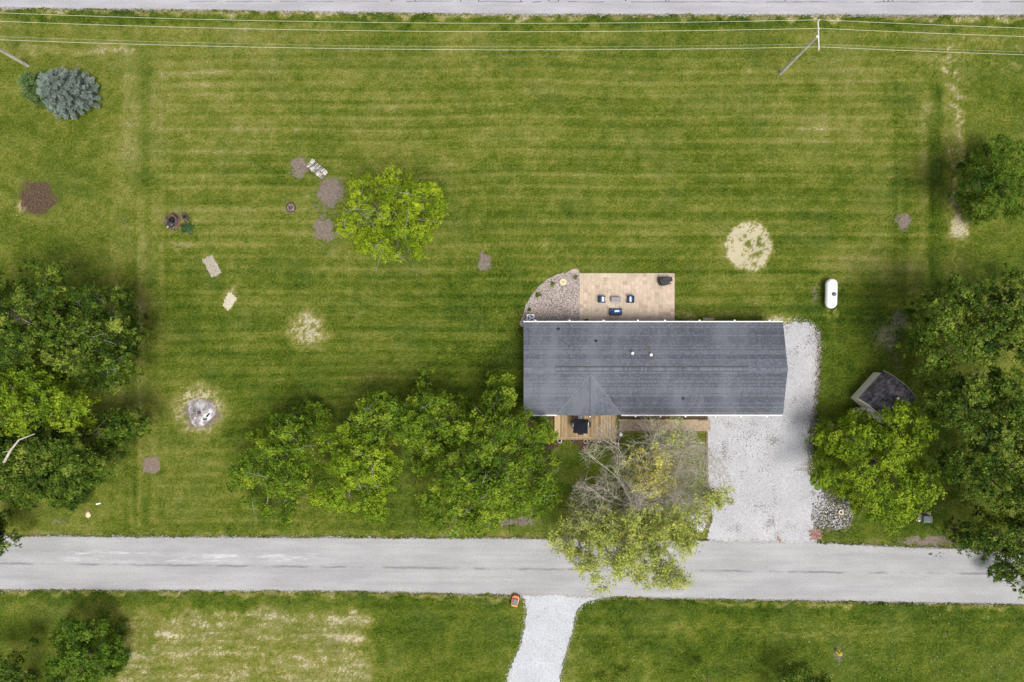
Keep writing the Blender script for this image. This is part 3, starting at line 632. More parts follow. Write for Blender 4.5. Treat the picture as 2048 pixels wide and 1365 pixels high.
gw = MB(); gw.add([(cxw - cgw + .25, -WY - .02, 2.8), (cxw + cgw - .25, -WY - .02, 2.8), (cxw, -WY - .02, EZ + CH - .2)], [(0, 1, 2)]); gw.build('gable_wall', M['siding'], house)
sh = MB(); rr = random.Random(21)
def course_rows(side):
    L = math.hypot(hd, RZ - EZ); n = 33; ex = L / n; ny_, nz_ = -sl_ / math.hypot(1, sl_), 1 / math.hypot(1, sl_)
    for k in range(n):
        d0 = k * ex; d1 = d0 + ex * 1.12; rowt = rr.choice([.12, .2, .42, .5])
        x = -hw - rr.uniform(0, .3)
        while x < hw:
            w_ = rr.choice([.11, .15, .19]); xa, xb = max(x, -hw), min(x + w_ - .008, hw); x += w_
            if xb - xa < .03: continue
            ya, yb = hd - d0 * hd / L, hd - min(d1, L) * hd / L
            if side < 0 and ya < hd - .05:
                hgt = EZ + (hd - ya) * sl_
                if abs((xa + xb) / 2 - cxw) < cgw * (1 - (hgt - EZ) / CH) - .05: continue
            elif side < 0 and abs((xa + xb) / 2 - cxw) < cgw - .1: continue
            tt = .03 + rr.choice([0, .008]); sh.tint = rowt + rr.choice([0, .1, .2, .45]) * rr.uniform(.6, 1)
            za, zb = EZ + (hd - ya) * sl_, EZ + (hd - yb) * sl_
            s_ = side
            v = [(xa, s_ * (ya + .0), za + tt), (xb, s_ * ya, za + tt), (xb, s_ * yb, zb + .004), (xa, s_ * yb, zb + .004), (xa, s_ * ya, za + .001), (xb, s_ * ya, za + .001)]
            f = [(0, 1, 2, 3), (4, 5, 1, 0)]
            if s_ > 0: f = [g[::-1] for g in f]
            sh.add(v, f)
course_rows(1); course_rows(-1)
# shingles on the small gable
for s_ in (-1, 1):
    L = math.hypot(cgw, CH); n = 24; ex = L / n
    for k in range(n):
        d0, d1 = k / n, min(1, (k + 1.1) / n); xa, xb = cxw + s_ * cgw * (1 - d0), cxw + s_ * cgw * (1 - d1); za, zb = EZ + .03 + CH * d0, EZ + .03 + CH * d1
        ymax = -hd + (hd - CH / sl_ * 0 + yapex) * 0 + (hd + yapex) * d0; y = -hd - rr.uniform(0, .2)
        while y < ymax:
            w_ = rr.choice([.17, .24, .3]); ya, yb = max(y, -hd), min(y + w_ - .008, ymax); y += w_
            if yb - ya < .03: continue
            sh.tint = .4 + .5 * rr.random(); tt = .016
            v = [(xa, ya, za + tt), (xa, yb, za + tt), (xb, yb, zb + .004), (xb, ya, zb + .004), (xa, ya, za + .001), (xa, yb, za + .001)]
            f = [(0, 1, 2, 3), (4, 5, 1, 0)]
            if s_ < 0: f = [g[::-1] for g in f]
            sh.add(v, f)
o = sh.build('shingles', M['shingle'], roof); o['kind'] = 'stuff'
# ridge caps and ridge vent
caps = MB(); x = -hw
while x < hw - .02:
    caps.tint = .45 + .55 * rr.random(); e_ = min(x + .2, hw); z = RZ + .03
    caps.add([(x, -.15, z - .15 * sl_), (x, 0, z), (x, .15, z - .15 * sl_), (e_, -.15, z - .15 * sl_ - .006), (e_, 0, z - .006), (e_, .15, z - .15 * sl_ - .006)], [(0, 3, 4, 1), (1, 4, 5, 2)]); x += .2
o = caps.build('ridge_caps', M['shingle'], roof); o['kind'] = 'stuff'
rv0, rv1 = P(1112, 740, RZ)[0] - ox, P(1497, 740, RZ)[0] - ox
rv = MB()
for s_ in (-1, 1): rv.box(((rv0 + rv1) / 2, s_ * .195, RZ + .03 - .195 * sl_), (rv1 - rv0, .07, .06))
rvo = rv.build('ridge_vent', M['black'], roof)
cp = MB(); x = rv0
while x < rv1 - .02:
    cp.tint = .3 + .7 * rr.random(); e_ = min(x + .19, rv1); z = RZ + .075
    cp.add([(x, -.16, z - .16 * sl_), (x, 0, z), (x, .16, z - .16 * sl_), (e_, -.16, z - .16 * sl_ - .006), (e_, 0, z - .006), (e_, .16, z - .16 * sl_ - .006)], [(0, 3, 4, 1), (1, 4, 5, 2)]); x += .19
o = cp.build('vent_caps', M['shingle'], rvo); o['kind'] = 'stuff'
def roofpt(u_, v_):
    z = 3.4
    for _ in range(6):
        x, y, _z = P(u_, v_, z); z = EZ + (hd - abs(y - oy)) * sl_
    return x - ox, y - oy, z
for (u_, v_) in ((1117, 659), (1192, 683), (1366, 797)):
    x, y, z = roofpt(u_, v_); d = MB().lathe([(.02, 0), (.17, 0), (.15, .03), (.07, .05), (.065, .3), (.05, .31), (.05, .26)], (x, y, z), 12).build('vent_pipe', M['black'], roof)
for (u_, v_) in ((1264, 707), (1301, 710)):
    x, y, z = roofpt(u_, v_); d = MB().lathe([(.02, -.02), (.2, 0), (.11, .04), (.1, .32)], (x, y, z), 12).build('flue', M['greymetal'], roof)
    MB().lathe([(.1, .32), (.135, .33), (.135, .37), (.02, .42)], (x, y, z), 14).build('flue_cap', M['potwhite'], d)
x, y, z = roofpt(1138, 693); MB().box((x, y, z + .022), (.18, .22, .012), rx=-math.atan(sl_)).build('patch_shingle', M['charcoal'], roof)
x, y, z = roofpt(1298, 702); mb = MB(); rr2 = random.Random(3)
for k in range(14):   # rust and lichen run below the flue
    yy = y + rr2.uniform(-.35, .6); xx = x + rr2.gauss(0, .09); r_ = rr2.uniform(.03, .09); zz = EZ + (hd - abs(yy)) * sl_ + .024
    mb.add([(xx + r_ * math.cos(a), yy + r_ * 1.6 * math.sin(a), zz - r_ * 1.6 * math.sin(a) * sl_) for a in (0, 1, 2, 3, 4, 5)], [(0, 1, 2, 3, 4, 5)])
mb.build('rust_stain', plain('roof_rust', (.09, .07, .055), .9, .3, 8), roof)
# gutters, fascia, gutter lights
def gutter(xa, xb, s_):
    g = MB(); L = xb - xa; cx = (xa + xb) / 2; y = s_ * (hd + .06)
    g.box((cx, y, EZ - .10), (L, .09, .015)); g.box((cx, s_ * (hd + .10), EZ - .05), (L, .018, .12)); g.box((cx, s_ * (hd + .008), EZ - .06), (L, .012, .1))
    g.box((xa + .01, y, EZ - .06), (.02, .13, .1)); g.box((xb - .01, y, EZ - .06), (.02, .13, .1)); go = g.build('gutter', M['white'], house)
    n = int(L / .95); hn = MB().box((0, 0, 0), (.05, .14, .02)).mesh('hanger', M['white'])
    for k in range(n):
        h = link('hanger', hn, go); h.location = (xa + (k + .5) * L / n, s_ * (hd + .055), EZ + .0)
gutter(-hw, hw, 1); gutter(-hw + .3, cxw - cgw, -1); gutter(cxw + cgw, hw, -1)
lb = MB().rbox((0, 0, 0), (.13, .13, .07), .015).mesh('gutter_light', M['white']); lp = MB().box((0, 0, .042), (.09, .09, .012)).mesh('panel', M['pillow'])
for s_, v_, lst in ((1, 640.5, (1071, 1139, 1207, 1276, 1330, 1399, 1469, 1539)), (-1, 834, (1085, 1180, 1271, 1321, 1371, 1431, 1482, 1534))):
    for u_ in lst:
        l_ = link('gutter_light', lb, house); l_.location = (P(u_, v_, EZ)[0] - ox, s_ * (hd + .175), EZ + .0); k_ = link('panel', lp, l_)
for s_, u_ in ((1, 1384), (-1, 1560)):
    x = P(u_, 640, EZ)[0] - ox; MB().tube([(x, s_ * (hd + .06), EZ - .1), (x, s_ * (hd + .06), EZ - .25), (x, s_ * (WY + .08), EZ - .55), (x, s_ * (WY + .08), .15), (x, s_ * (WY + .5), .06)], .045, 6).build('downspout', M['white'], house)
for x in (cxw - cgw + .25, cxw + .12, cxw + cgw - .25): MB().rbox((x, -hd + .1, (EZ + DZ) / 2 - .02), (.11, .11, EZ - DZ - .16), .01).build('porch_post', M['white'], house)

# ------------------------------------------------------------------ shed
A, B, Cc, D = [Vector(P(a, b, 2.1)[:2]) for a, b in ((1765, 746), (1714, 802), (1835, 795), (1784, 851))]
sc_ = (A + B + Cc + D) / 4; ax = (A - B).normalized(); ang = math.atan2(ax.y, ax.x)
sL, sW = (A - B).length, ((A + B) / 2 - (Cc + D) / 2).length
shed = thing('garden_shed', 'small cream shed with a dark barn-style roof standing askew', 'shed', (sc_.x, sc_.y, 0), ang)
hl, hw2 = sL / 2 - .12, sW / 2 - .24
wl = MB(); wl.box((0, 0, 1.02), (2 * hl, 2 * hw2, 2.04)); wl.tint = .6
gp = [(-hw2, 2.04), (hw2, 2.04), (hw2 - .45, 2.68), (0, 3.05), (-hw2 + .45, 2.68)]
for s_ in (-1, 1):
    x = s_ * hl; wl.add([(x, y, z) for y, z in gp] + [(x - s_ * .06, y, z) for y, z in gp], [(0, 1, 2, 3, 4), (9, 8, 7, 6, 5)])
sw = wl.build('wall', M['cream'], shed)
pl_ = MB().box((0, 0, 0), (.03, .28, 1.98)).mesh('panel', M['cream'])
for s_ in (-1, 1):
    for k in range(int(2 * hl / .3)):
        o = link('panel', pl_, sw); o.location = (-hl + .16 + k * .3, s_ * (hw2 + .012), 1.02); o.rotation_euler.z = math.pi / 2
rp = [(-sW / 2, 2.0), (-hw2 + .40, 2.76), (0, 3.16), (hw2 - .40, 2.76), (sW / 2, 2.0)]
ro = MB(); rr = random.Random(8)
for (ya, za), (yb, zb) in zip(rp, rp[1:]):
    ro.add([(-sL / 2, ya, za), (sL / 2, ya, za), (sL / 2, yb, zb), (-sL / 2, yb, zb), (-sL / 2, ya, za - .06), (sL / 2, ya, za - .06), (sL / 2, yb, zb - .06), (-sL / 2, yb, zb - .06)],
           [(0, 1, 2, 3), (7, 6, 5, 4), (0, 4, 5, 1), (3, 2, 6, 7), (0, 3, 7, 4), (1, 5, 6, 2)])
sro = ro.build('roof', M['shedroof'], shed)
ss_ = MB()
for (ya, za), (yb, zb) in zip(rp, rp[1:]):
    if ya >= 0: ya, za, yb, zb = yb, zb, ya, za
    L = math.hypot(yb - ya, zb - za); n = max(3, int(L / .15))
    for k in range(n):
        q0, q1 = k / n, min(1, (k + 1.1) / n); x = -sL / 2 - rr.uniform(0, .2)
        while x < sL / 2:
            w_ = rr.choice([.2, .3]); xa, xb = max(x, -sL / 2), min(x + w_ - .01, sL / 2); x += w_
            if xb - xa < .03: continue
            ss_.tint = rr.random(); y0_, y1_, z0_, z1_ = ya + (yb - ya) * q0, ya + (yb - ya) * q1, za + (zb - za) * q0, za + (zb - za) * q1
            f = [(0, 1, 2, 3), (4, 5, 1, 0)]
            if ya > 0: f = [g[::-1] for g in f]
            ss_.add([(xa, y0_, z0_ + .018), (xb, y0_, z0_ + .018), (xb, y1_, z1_ + .005), (xa, y1_, z1_ + .005), (xa, y0_, z0_), (xb, y0_, z0_)], f)
o = ss_.build('shingles', M['shedroof'], sro); o['kind'] = 'stuff'
tr_ = MB()
for s_ in (-1, 1):
    for (ya, za), (yb, zb) in zip(rp, rp[1:]): tr_.tube([(s_ * (sL / 2 + .012), ya, za - .05), (s_ * (sL / 2 + .012), yb, zb - .05)], .035, 4)
tr_.build('barge_board', M['cream'], sro)
dd = MB().rbox((-hl - .05, -.25, .98), (.06, 1.5, 1.8), .01).build('door', M['white'], shed)
MB().rbox((-hl - .5, .62, .95), (.9, .05, 1.75), .01, rz=-.3).build('open_door', M['white'], shed)
MB().box((-hl - .09, -.25, .98), (.02, .04, 1.7)).build('door_seam', M['greymetal'], dd)
MB().rbox((-hl - .55, -.1, .06), (.9, 1.6, .1), .02).build('ramp', M['timber'], shed)
x, y, _ = P(1794, 797, 3.0); lv = Matrix.Rotation(-ang, 4, 'Z') @ Vector((x - sc_.x, y - sc_.y, 0))
MB().rbox((lv.x, lv.y, 3.1 - abs(lv.y) * .26 + .04), (.3, .3, .1), .02).build('roof_vent', M['acgrey'], sro)

# ------------------------------------------------------------------ plants: crowns of real leaves
def leaf_quads(c, nrm, L, W, r, tint):
    n = len(c); nrm = nrm / np.linalg.norm(nrm, axis=1, keepdims=True)
    a = np.cross(nrm, r.normal(size=(n, 3))); a /= np.linalg.norm(a, axis=1, keepdims=True) + 1e-9; b = np.cross(nrm, a)
    L = L[:, None]; W = W[:, None]
    v = np.stack([c - a * L / 2, c + b * W / 2 - nrm * L * .12, c + a * L / 2, c - b * W / 2 - nrm * L * .12], 1).reshape(-1, 3)
    return v, np.repeat(tint, 4)
def make_leaves(name, V, T, mat, parent):
    n = len(V) // 4; return link(name, np_mesh(name, V, np.arange(n * 4).reshape(n, 4), np.clip(T, 0, 1), mat), parent)
def tree(name, label, poly, zt, zb, mat, seed, leaf=.215, sp=20, gap=.12, lobe=62, leafn=16, subn=25, twigs=0, bark='bark', cat='tree', group=None, trunk=None, width=.62, lumpy=1.0, spread=.135, limbs=26):
    r = np.random.default_rng(seed); pp = np.array(poly, float); lo, hi = pp.min(0), pp.max(0)
    def poisson(d, k=40000):
        pts = []; cu = r.uniform(lo[0], hi[0], k // 20); cv = r.uniform(lo[1], hi[1], k // 20)
        for a, b in zip(cu, cv):
            if all((a - x) ** 2 + (b - y) ** 2 > d * d for x, y in pts): pts.append((a, b))
        return np.array(pts)
    bp = poisson(sp); ds = sdist(bp[:, 0], bp[:, 1], poly); k = ds > sp * .28; bp, ds = bp[k], ds[k]
    lb = poisson(lobe); lsd = sdist(lb[:, 0], lb[:, 1], poly); lb = lb[lsd > 4] if (lsd > 4).any() else lb
    dl = np.sqrt(((bp[:, None] - lb[None]) ** 2).sum(-1)); near = dl.argmin(1); dl = dl.min(1) / lobe; lz = r.uniform(-1, 0, len(lb))[near]
    dm = max(ds.max(), 1); kk = np.clip(ds / (dm * .8), 0, 1); dome = np.sqrt(np.clip(1 - (1 - kk) ** 2, 0, 1))
    z = zb + (zt - zb) * (.12 + .88 * dome) - lumpy * (dl ** 2 * 5.0 - .5) * min(1, (zt - zb) / 4) + lz * .9 * lumpy * min(1, (zt - zb) / 4) + r.normal(0, .18, len(bp))
    mc = bp.mean(0); ov = mc - np.array([1024, 682.5]); on = np.linalg.norm(ov); ov = ov / max(on, 1); side = ((bp - mc) @ ov) / max(1.0, np.abs((bp - mc) @ ov).max())
    z = z + (1 - dome) * (zt - zb) * .45 * (side - .2) * min(1, on / 500)
    z = np.clip(z, zb * .7, zt)
    keep = r.random(len(bp)) > gap * (.35 + 2.0 * np.clip(dl - .35, 0, 1)); bp, z, dl = bp[keep], z[keep], dl[keep]
    kq = S * (1 - z / H); cen = np.stack([(bp[:, 0] - 1024) * kq, (682.5 - bp[:, 1]) * kq, z], -1)
    # a thinner lower storey inside the crown
    low = cen[r.random(len(cen)) < .8].copy(); low[:, 2] = np.maximum(zb * .75, low[:, 2] - r.uniform(1.0, 2.2, len(low)) * min(1, (zt - zb) / 4)); low[:, :2] += r.normal(0, .4, (len(low), 2))
    tx, ty = cen[:, 0].mean() * 1.05, cen[:, 1].mean() * 1.05
    if trunk: tx, ty, _ = P(trunk[0], trunk[1])
    root = thing(name, label, cat, (tx, ty, 0), 0, group)
    V, T = [], []
    for cc, ns, ln_ in ((cen, subn, leafn), (low, max(5, subn // 3), leafn)):
        n = len(cc)
        if n == 0: continue
        Rb = sp * S * .78 * r.uniform(.75, 1.25, n)
        d = r.normal(size=(n, ns, 3)); d[..., 2] = np.abs(d[..., 2]) * .9 - .15; d /= np.linalg.norm(d, axis=-1, keepdims=True)
        rad = r.uniform(.45, 1.12, (n, ns, 1)) * Rb[:, None, None]
        sub = cc[:, None] + d * rad * np.array([1, 1, .62]); st = r.normal(.48, .15, (n, 1)) + r.normal(0, .15, (n, ns))
        sub = sub.reshape(-1, 3); dd = d.reshape(-1, 3); st = st.ravel(); m_ = len(sub)
        off = r.normal(0, spread * .85, (m_, ln_, 3)) * np.array([1, 1, .55]); c = (sub[:, None] + off).reshape(-1, 3)
        nr = (dd[:, None] * .9 + np.array([0, 0, .45]) + r.normal(0, .6, (m_, ln_, 3))).reshape(-1, 3)
        L = leaf * r.uniform(.65, 1.3, len(c)); tt = np.repeat(st, ln_) + r.normal(0, .11, len(c))
        v, t_ = leaf_quads(c, nr, L, L * width, r, tt); V.append(v); T.append(t_)
    V = np.concatenate(V); T = np.concatenate(T); V -= np.array([tx, ty, 0])
    V[:, 2] = np.maximum(V[:, 2], .03)
    make_leaves('crown', V, T, M[mat] if isinstance(mat, str) else mat, root)
    rad0 = max(.05, zt * .024); tk = MB(); rr = random.Random(seed)
    tk.tube([(0, 0, -.1), (rr.gauss(0, .05), rr.gauss(0, .05), zb * .5), (rr.gauss(0, .12), rr.gauss(0, .12), zb + (zt - zb) * .45)], [rad0 * 1.35, rad0, rad0 * .5], 8)
    tko = tk.build('trunk', M['bark'], root)
    lm_ = MB(); pick = list(range(len(cen))); rr.shuffle(pick)
    for i in pick[:limbs]:
        e_ = Vector(cen[i]) - Vector((tx, ty, 0)); s0 = Vector((0, 0, rr.uniform(.45, 1.0) * zb)); mid = s0.lerp(e_, .5) + Vector((rr.gauss(0, .25), rr.gauss(0, .25), rr.uniform(.0, .5)))
        rb = rad0 * rr.uniform(.25, .5); lm_.tint = rr.random(); lm_.tube([s0, s0.lerp(mid, .5) + Vector((0, 0, .15)), mid, mid.lerp(e_, .5), e_], [rb, rb * .8, rb * .6, rb * .4, rb * .15], 5, False)
        for _ in range(3):
            q = mid.lerp(e_, rr.random()); e2 = e_ + Vector((rr.gauss(0, .6), rr.gauss(0, .6), rr.gauss(-.1, .3))); lm_.tube([q, q.lerp(e2, .5) + Vector((rr.gauss(0, .1), rr.gauss(0, .1), .05)), e2], [rb * .35, rb * .22, rb * .08], 4, False)
    lm_.build('branches', M['limb'] if bark == 'greybark' else M['bark'], root)
    if twigs:   # dead grey twigs standing clear of the leaves
        tops = sorted(range(len(cen)), key=lambda i: rr.random())[:twigs]
        for i in tops:
            tw = MB()
            e_ = Vector(cen[i]) - Vector((tx, ty, 0)); ang_ = rr.uniform(0, 6.28); dv = Vector((math.cos(ang_), math.sin(ang_), .12)); q = e_ + Vector((0, 0, .45)); tw.tint = rr.random(); L = rr.uniform(.7, 2.0)
            p1 = q + dv * L * .5 + Vector((rr.gauss(0, .12), rr.gauss(0, .12), .1)); p2 = q + dv * L + Vector((rr.gauss(0, .2), rr.gauss(0, .2), .05)); tw.tube([q - dv * .3 - Vector((0, 0, .4)), q, p1, p2], [.022, .02, .014, .005], 4, False)
            for _ in range(4):
                s0 = q.lerp(p2, rr.random()); tw.tube([s0, s0 + dv * .35 + Vector((rr.gauss(0, .25), rr.gauss(0, .25), rr.gauss(.05, .1)))], [.010, .004], 3, False)
            tw.build('dead_branch', M['deadwood'], root)
    return root

T1 = [(690, 352), (705, 345), (760, 345), (785, 330), (830, 325), (832, 345), (868, 360), (885, 385), (893, 420), (915, 465), (905, 490), (880, 480), (850, 500), (838, 520), (830, 543), (805, 525), (775, 525), (745, 505), (700, 508), (683, 480), (680, 430), (690, 395)]
tree('lone_tree', 'bright lime-green tree standing alone on the upper lawn beside bare soil', T1, 7.5, 2.6, 'leaf_lime', 101, leaf=.17, gap=.2, twigs=14, bark='greybark', lobe=50, leafn=17)
TA = [(458, 960), (470, 905), (500, 865), (545, 822), (600, 805), (650, 800), (668, 830), (645, 880), (625, 930), (605, 980), (595, 1040), (545, 1045), (515, 1030), (490, 1000), (460, 985)]
tree('shade_tree', 'dull green tree at the lawn end of the row in front of the house', TA, 6.8, 2.2, 'leaf_mid', 102, gap=.1, twigs=5, bark='greybark', lobe=52)
TB = [(615, 935), (640, 890), (662, 842), (690, 850), (720, 880), (790, 895), (808, 930), (790, 970), (775, 1000), (782, 1020), (755, 1042), (700, 1025), (640, 1012), (612, 975)]
tree('shade_tree', 'yellow-green tree second from the lawn end of the front row', TB, 8.5, 2.6, 'leaf_fresh', 103, gap=.07, twigs=3, bark='greybark', lobe=52)
TD = [(698, 862), (698, 800), (735, 783), (800, 782), (860, 763), (872, 785), (920, 790), (950, 815), (930, 880), (880, 912), (820, 905), (760, 895), (715, 888)]
tree('shade_tree', 'green tree on the lawn side of the front row, set back from the road', TD, 7.5, 2.6, 'leaf_mid', 104, gap=.08, twigs=5, bark='greybark', lobe=52)
TC = [(930, 820), (965, 790), (985, 745), (1015, 755), (1035, 772), (1040, 800), (1060, 820), (1105, 838), (1120, 868), (1092, 895), (1110, 920), (1132, 940), (1115, 990), (1110, 1015), (1080, 1020), (1050, 1040), (1000, 1050), (930, 1075), (905, 1082), (850, 1052), (835, 1003), (838, 965), (805, 968), (790, 932), (830, 905), (870, 890), (900, 850)]
tree('shade_tree', 'largest leafy tree of the front row, reaching over the deck corner', TC, 10.0, 2.8, 'leaf_mid', 105, gap=.07, twigs=10, bark='greybark', lobe=60, limbs=44)
GL = 'trees at the wooded boundary'
E1 = [(-90, 560), (0, 560), (50, 520), (80, 512), (120, 530), (138, 560), (165, 590), (150, 660), (100, 730), (40, 770), (-90, 770)]
tree('boundary_tree', 'dark green tree whose crown tip is topmost of the wooded corner', E1, 11, 2.5, 'leaf_dark', 111, gap=.1, twigs=2, bark='greybark', lobe=56, sp=21)
E2 = [(130, 580), (170, 563), (215, 558), (262, 590), (275, 640), (312, 675), (285, 705), (268, 760), (220, 785), (160, 800), (90, 760), (70, 670)]
tree('boundary_tree', 'dark broad tree reaching out over the lawn from the wooded corner', E2, 10, 2.2, 'leaf_dark', 112, gap=.12, twigs=6, bark='greybark', lobe=52, sp=21)
F1 = [(-90, 720), (20, 725), (70, 735), (110, 740), (170, 790), (202, 840), (150, 868), (90, 852), (50, 872), (0, 885), (-90, 870)]
tree('boundary_tree', 'brighter yellow-green crown among the dark trees of the wooded corner', F1, 12, 3, 'leaf_fresh', 113, gap=.08, twigs=3, bark='greybark', lobe=50, sp=21)
G1 = [(40, 850), (130, 835), (180, 872), (212, 830), (250, 813), (297, 850), (292, 885), (240, 897), (222, 930), (192, 990), (160, 1018), (110, 1018), (60, 1012), (0, 1005), (-90, 990), (-90, 860), (0, 860)]
tree('boundary_tree', 'very dark dense tree nearest the road at the wooded corner', G1, 8.5, 1.8, 'leaf_dark', 114, gap=.04, lobe=40, sp=17, leaf=.22, subn=28)
H1 = [(-50, 1020), (0, 1038), (26, 1075), (12, 1105), (-50, 1112)]
tree('roadside_tree', 'dark crown edge overhanging the road at the photo border', H1, 7, 1.5, 'leaf_dark', 115, sp=17)
R1 = [(1938, 300), (2000, 273), (2050, 283), (2090, 350), (2070, 420), (2010, 440), (1960, 442), (1915, 412), (1908, 360)]
tree('feathery_tree', 'feathery mid-green tree beside the straw trail on the boundary', R1, 8, 1.2, 'leaf_deep', 121, leaf=.24, sp=17, gap=.1, lobe=40, width=.32, spread=.14)
R2 = [(1830, 600), (1855, 560), (1920, 523), (1965, 540), (2000, 555), (2048, 540), (2130, 560), (2130, 730), (2000, 745), (1920, 735), (1850, 762), (1798, 705), (1820, 660)]
tree('maple_tree', 'large dark maple above the shed on the wooded side', R2, 11, 2.5, 'leaf_dark', 122, gap=.1, lobe=58, sp=22, leaf=.22)
R3 = [(1850, 762), (1920, 740), (2000, 742), (2130, 730), (2130, 905), (2000, 905), (1930, 905), (1885, 865), (1845, 800)]
tree('maple_tree', 'dark maple directly behind the shed', R3, 11.5, 2.5, 'leaf_dark', 123, gap=.1, lobe=58, sp=22, leaf=.22)
R4 = [(1868, 900), (1940, 895), (2000, 890), (2130, 890), (2130, 1035), (2040, 1038), (1970, 1012), (1930, 1010), (1890, 965)]
tree('maple_tree', 'glossy dark maple between the shed tree and the photo edge', R4, 11, 2.5, 'leaf_dark', 124, gap=.1, lobe=56, sp=22, leaf=.22)
R5 = [(1903, 1082), (1918, 1050), (1960, 1030), (2130, 1035), (2130, 1260), (2048, 1185), (2040, 1162), (2010, 1172), (1975, 1150), (1985, 1120), (1940, 1097)]
tree('maple_tree', 'dark maple overhanging the road at its far end', R5, 9.5, 2.5, 'leaf_dark', 125, gap=.1, lobe=50, sp=20, leaf=.22)
R6 = [(1622, 872), (1660, 845), (1720, 820), (1760, 830), (1790, 805), (1830, 798), (1872, 830), (1872, 870), (1850, 900), (1880, 950), (1892, 1010), (1850, 1032), (1800, 1062), (1785, 1072), (1740, 1047), (1700, 1012), (1670, 990), (1622, 982), (1612, 962), (1640, 920)]
tree('shade_tree', 'bright lime-green tree beside the driveway, partly over the shed', R6, 7.6, 2.4, 'leaf_fresh', 126, gap=.12, lobe=54, sp=20, leaf=.21)
BL1 = [(98, 1292), (130, 1240), (175, 1223), (215, 1245), (242, 1290), (272, 1325), (235, 1347), (215, 1385), (110, 1385), (93, 1330)]
tree('round_tree', 'round bright green tree in the rough field across the road', BL1, 4.6, .9, 'leaf_deep', 131, gap=.06, lobe=40, sp=17)
BL2 = [(-30, 1290), (30, 1288), (62, 1320), (75, 1400), (-30, 1400)]
tree('corner_tree', 'very dark tree in the corner of the rough field', BL2, 6, .8, 'leaf_dark', 132, gap=.08, lobe=44, sp=18)
BU = [(1545, 1358), (1580, 1335), (1620, 1338), (1655, 1360), (1665, 1400), (1540, 1400)]
tree('dark_bush', 'dark green bush cut by the bottom of the photo', BU, 3.5, .6, 'leaf_dark', 133, gap=.06, lobe=36, sp=14, leaf=.15, cat='bush', subn=22)
SA = [(1385, 1335), (1405, 1312), (1425, 1325), (1428, 1350), (1405, 1360), (1390, 1352)]
tree('sapling', 'thin young sapling with sparse yellow-green leaves across the road', SA, 2.8, .8, 'leaf_mid', 134, gap=.3, lobe=30, sp=10, leaf=.14, subn=7, leafn=7, cat='sapling', limbs=14)
SB = [(1190, 1362), (1215, 1345), (1250, 1325), (1268, 1335), (1262, 1362), (1230, 1376), (1200, 1378)]
tree('low_shrub', 'low sparse shrub in the grass past the gravel lane', SB, 1.4, .3, 'leaf_mid', 135, gap=.3, lobe=30, sp=10, leaf=.13, subn=7, leafn=7, cat='shrub', limbs=14)
SCp = [(1128, 1335), (1150, 1330), (1155, 1365), (1130, 1375)]
# conifers
def conifer(name, label, u_, v_, hgt, rad, mat, seed, tuft=.16):
    r = np.random.default_rng(seed); rr = random.Random(seed); x, y, _ = P(u_, v_); root = thing(name, label, 'tree', (x, y, 0)); tk = MB(); tk.tube([(0, 0, -.1), (0, 0, hgt * .5), (0, 0, hgt)], [.14, .09, .015], 7)
    cs_, ds_ = [], []
    z = .25
    while z < hgt - .1:
        q = 1 - z / hgt; L = rad * (q ** .55) * 1.02 + .08; nb = max(4, int(5 + 9 * q))
        for k in range(nb):
            a = rr.uniform(0, 6.28); l = L * rr.uniform(.68, 1.12); tip = Vector((math.cos(a) * l, math.sin(a) * l, z + l * .12)); tk.tube([(0, 0, z), tip * .55 + Vector((0, 0, z * .45)), tip], [.03, .02, .006], 4, False)
            nn = max(4, int(l / .09))
            for j in range(nn):
                s_ = (j + 1) / nn; 
                if s_ < .25: continue
                for side in (-1, 0, 1):
                    pa = Vector((0, 0, z)).lerp(tip, s_) + Vector((-math.sin(a), math.cos(a), 0)) * side * .22 * l / rad * (1.15 - s_) * 1.6 * rr.uniform(.7, 1.2)
                    cs_.append((pa.x, pa.y, pa.z + rr.uniform(-.03, .06))); ds_.append((math.cos(a) * .7 - math.sin(a) * side * .5, math.sin(a) * .7 + math.cos(a) * side * .5, .35))
        z += .2
    cs_ = np.array(cs_); ds_ = np.array(ds_); n = len(cs_); k = 9
    dirs = ds_[:, None] + r.normal(0, .55, (n, k, 3)); dirs /= np.linalg.norm(dirs, axis=-1, keepdims=True); L = tuft * r.uniform(.7, 1.3, (n, k, 1))
    b = np.cross(dirs, r.normal(size=(n, k, 3))); b /= np.linalg.norm(b, axis=-1, keepdims=True); w_ = .028
    c0 = cs_[:, None]; v = np.stack([c0 - b * w_ * .6, c0 + dirs * L * .6 - b * w_, c0 + dirs * L, c0 + dirs * L * .6 + b * w_], 2).reshape(-1, 3)
    tt = np.repeat(r.normal(.5, .14, n), k * 4) + np.repeat(r.normal(0, .1, n * k), 4)
    make_leaves('needles', v, tt, M[mat], root); tk.build('trunk', M['bark'], root)
conifer('blue_spruce', 'silvery blue spruce in the corner of the upper lawn', 152, 196, 4.6, 2.55, 'needle_blue', 141, .17)
conifer('juniper', 'bushy green juniper tucked behind the blue spruce', 96, 186, 3.6, 1.7, 'needle_green', 142, .15)

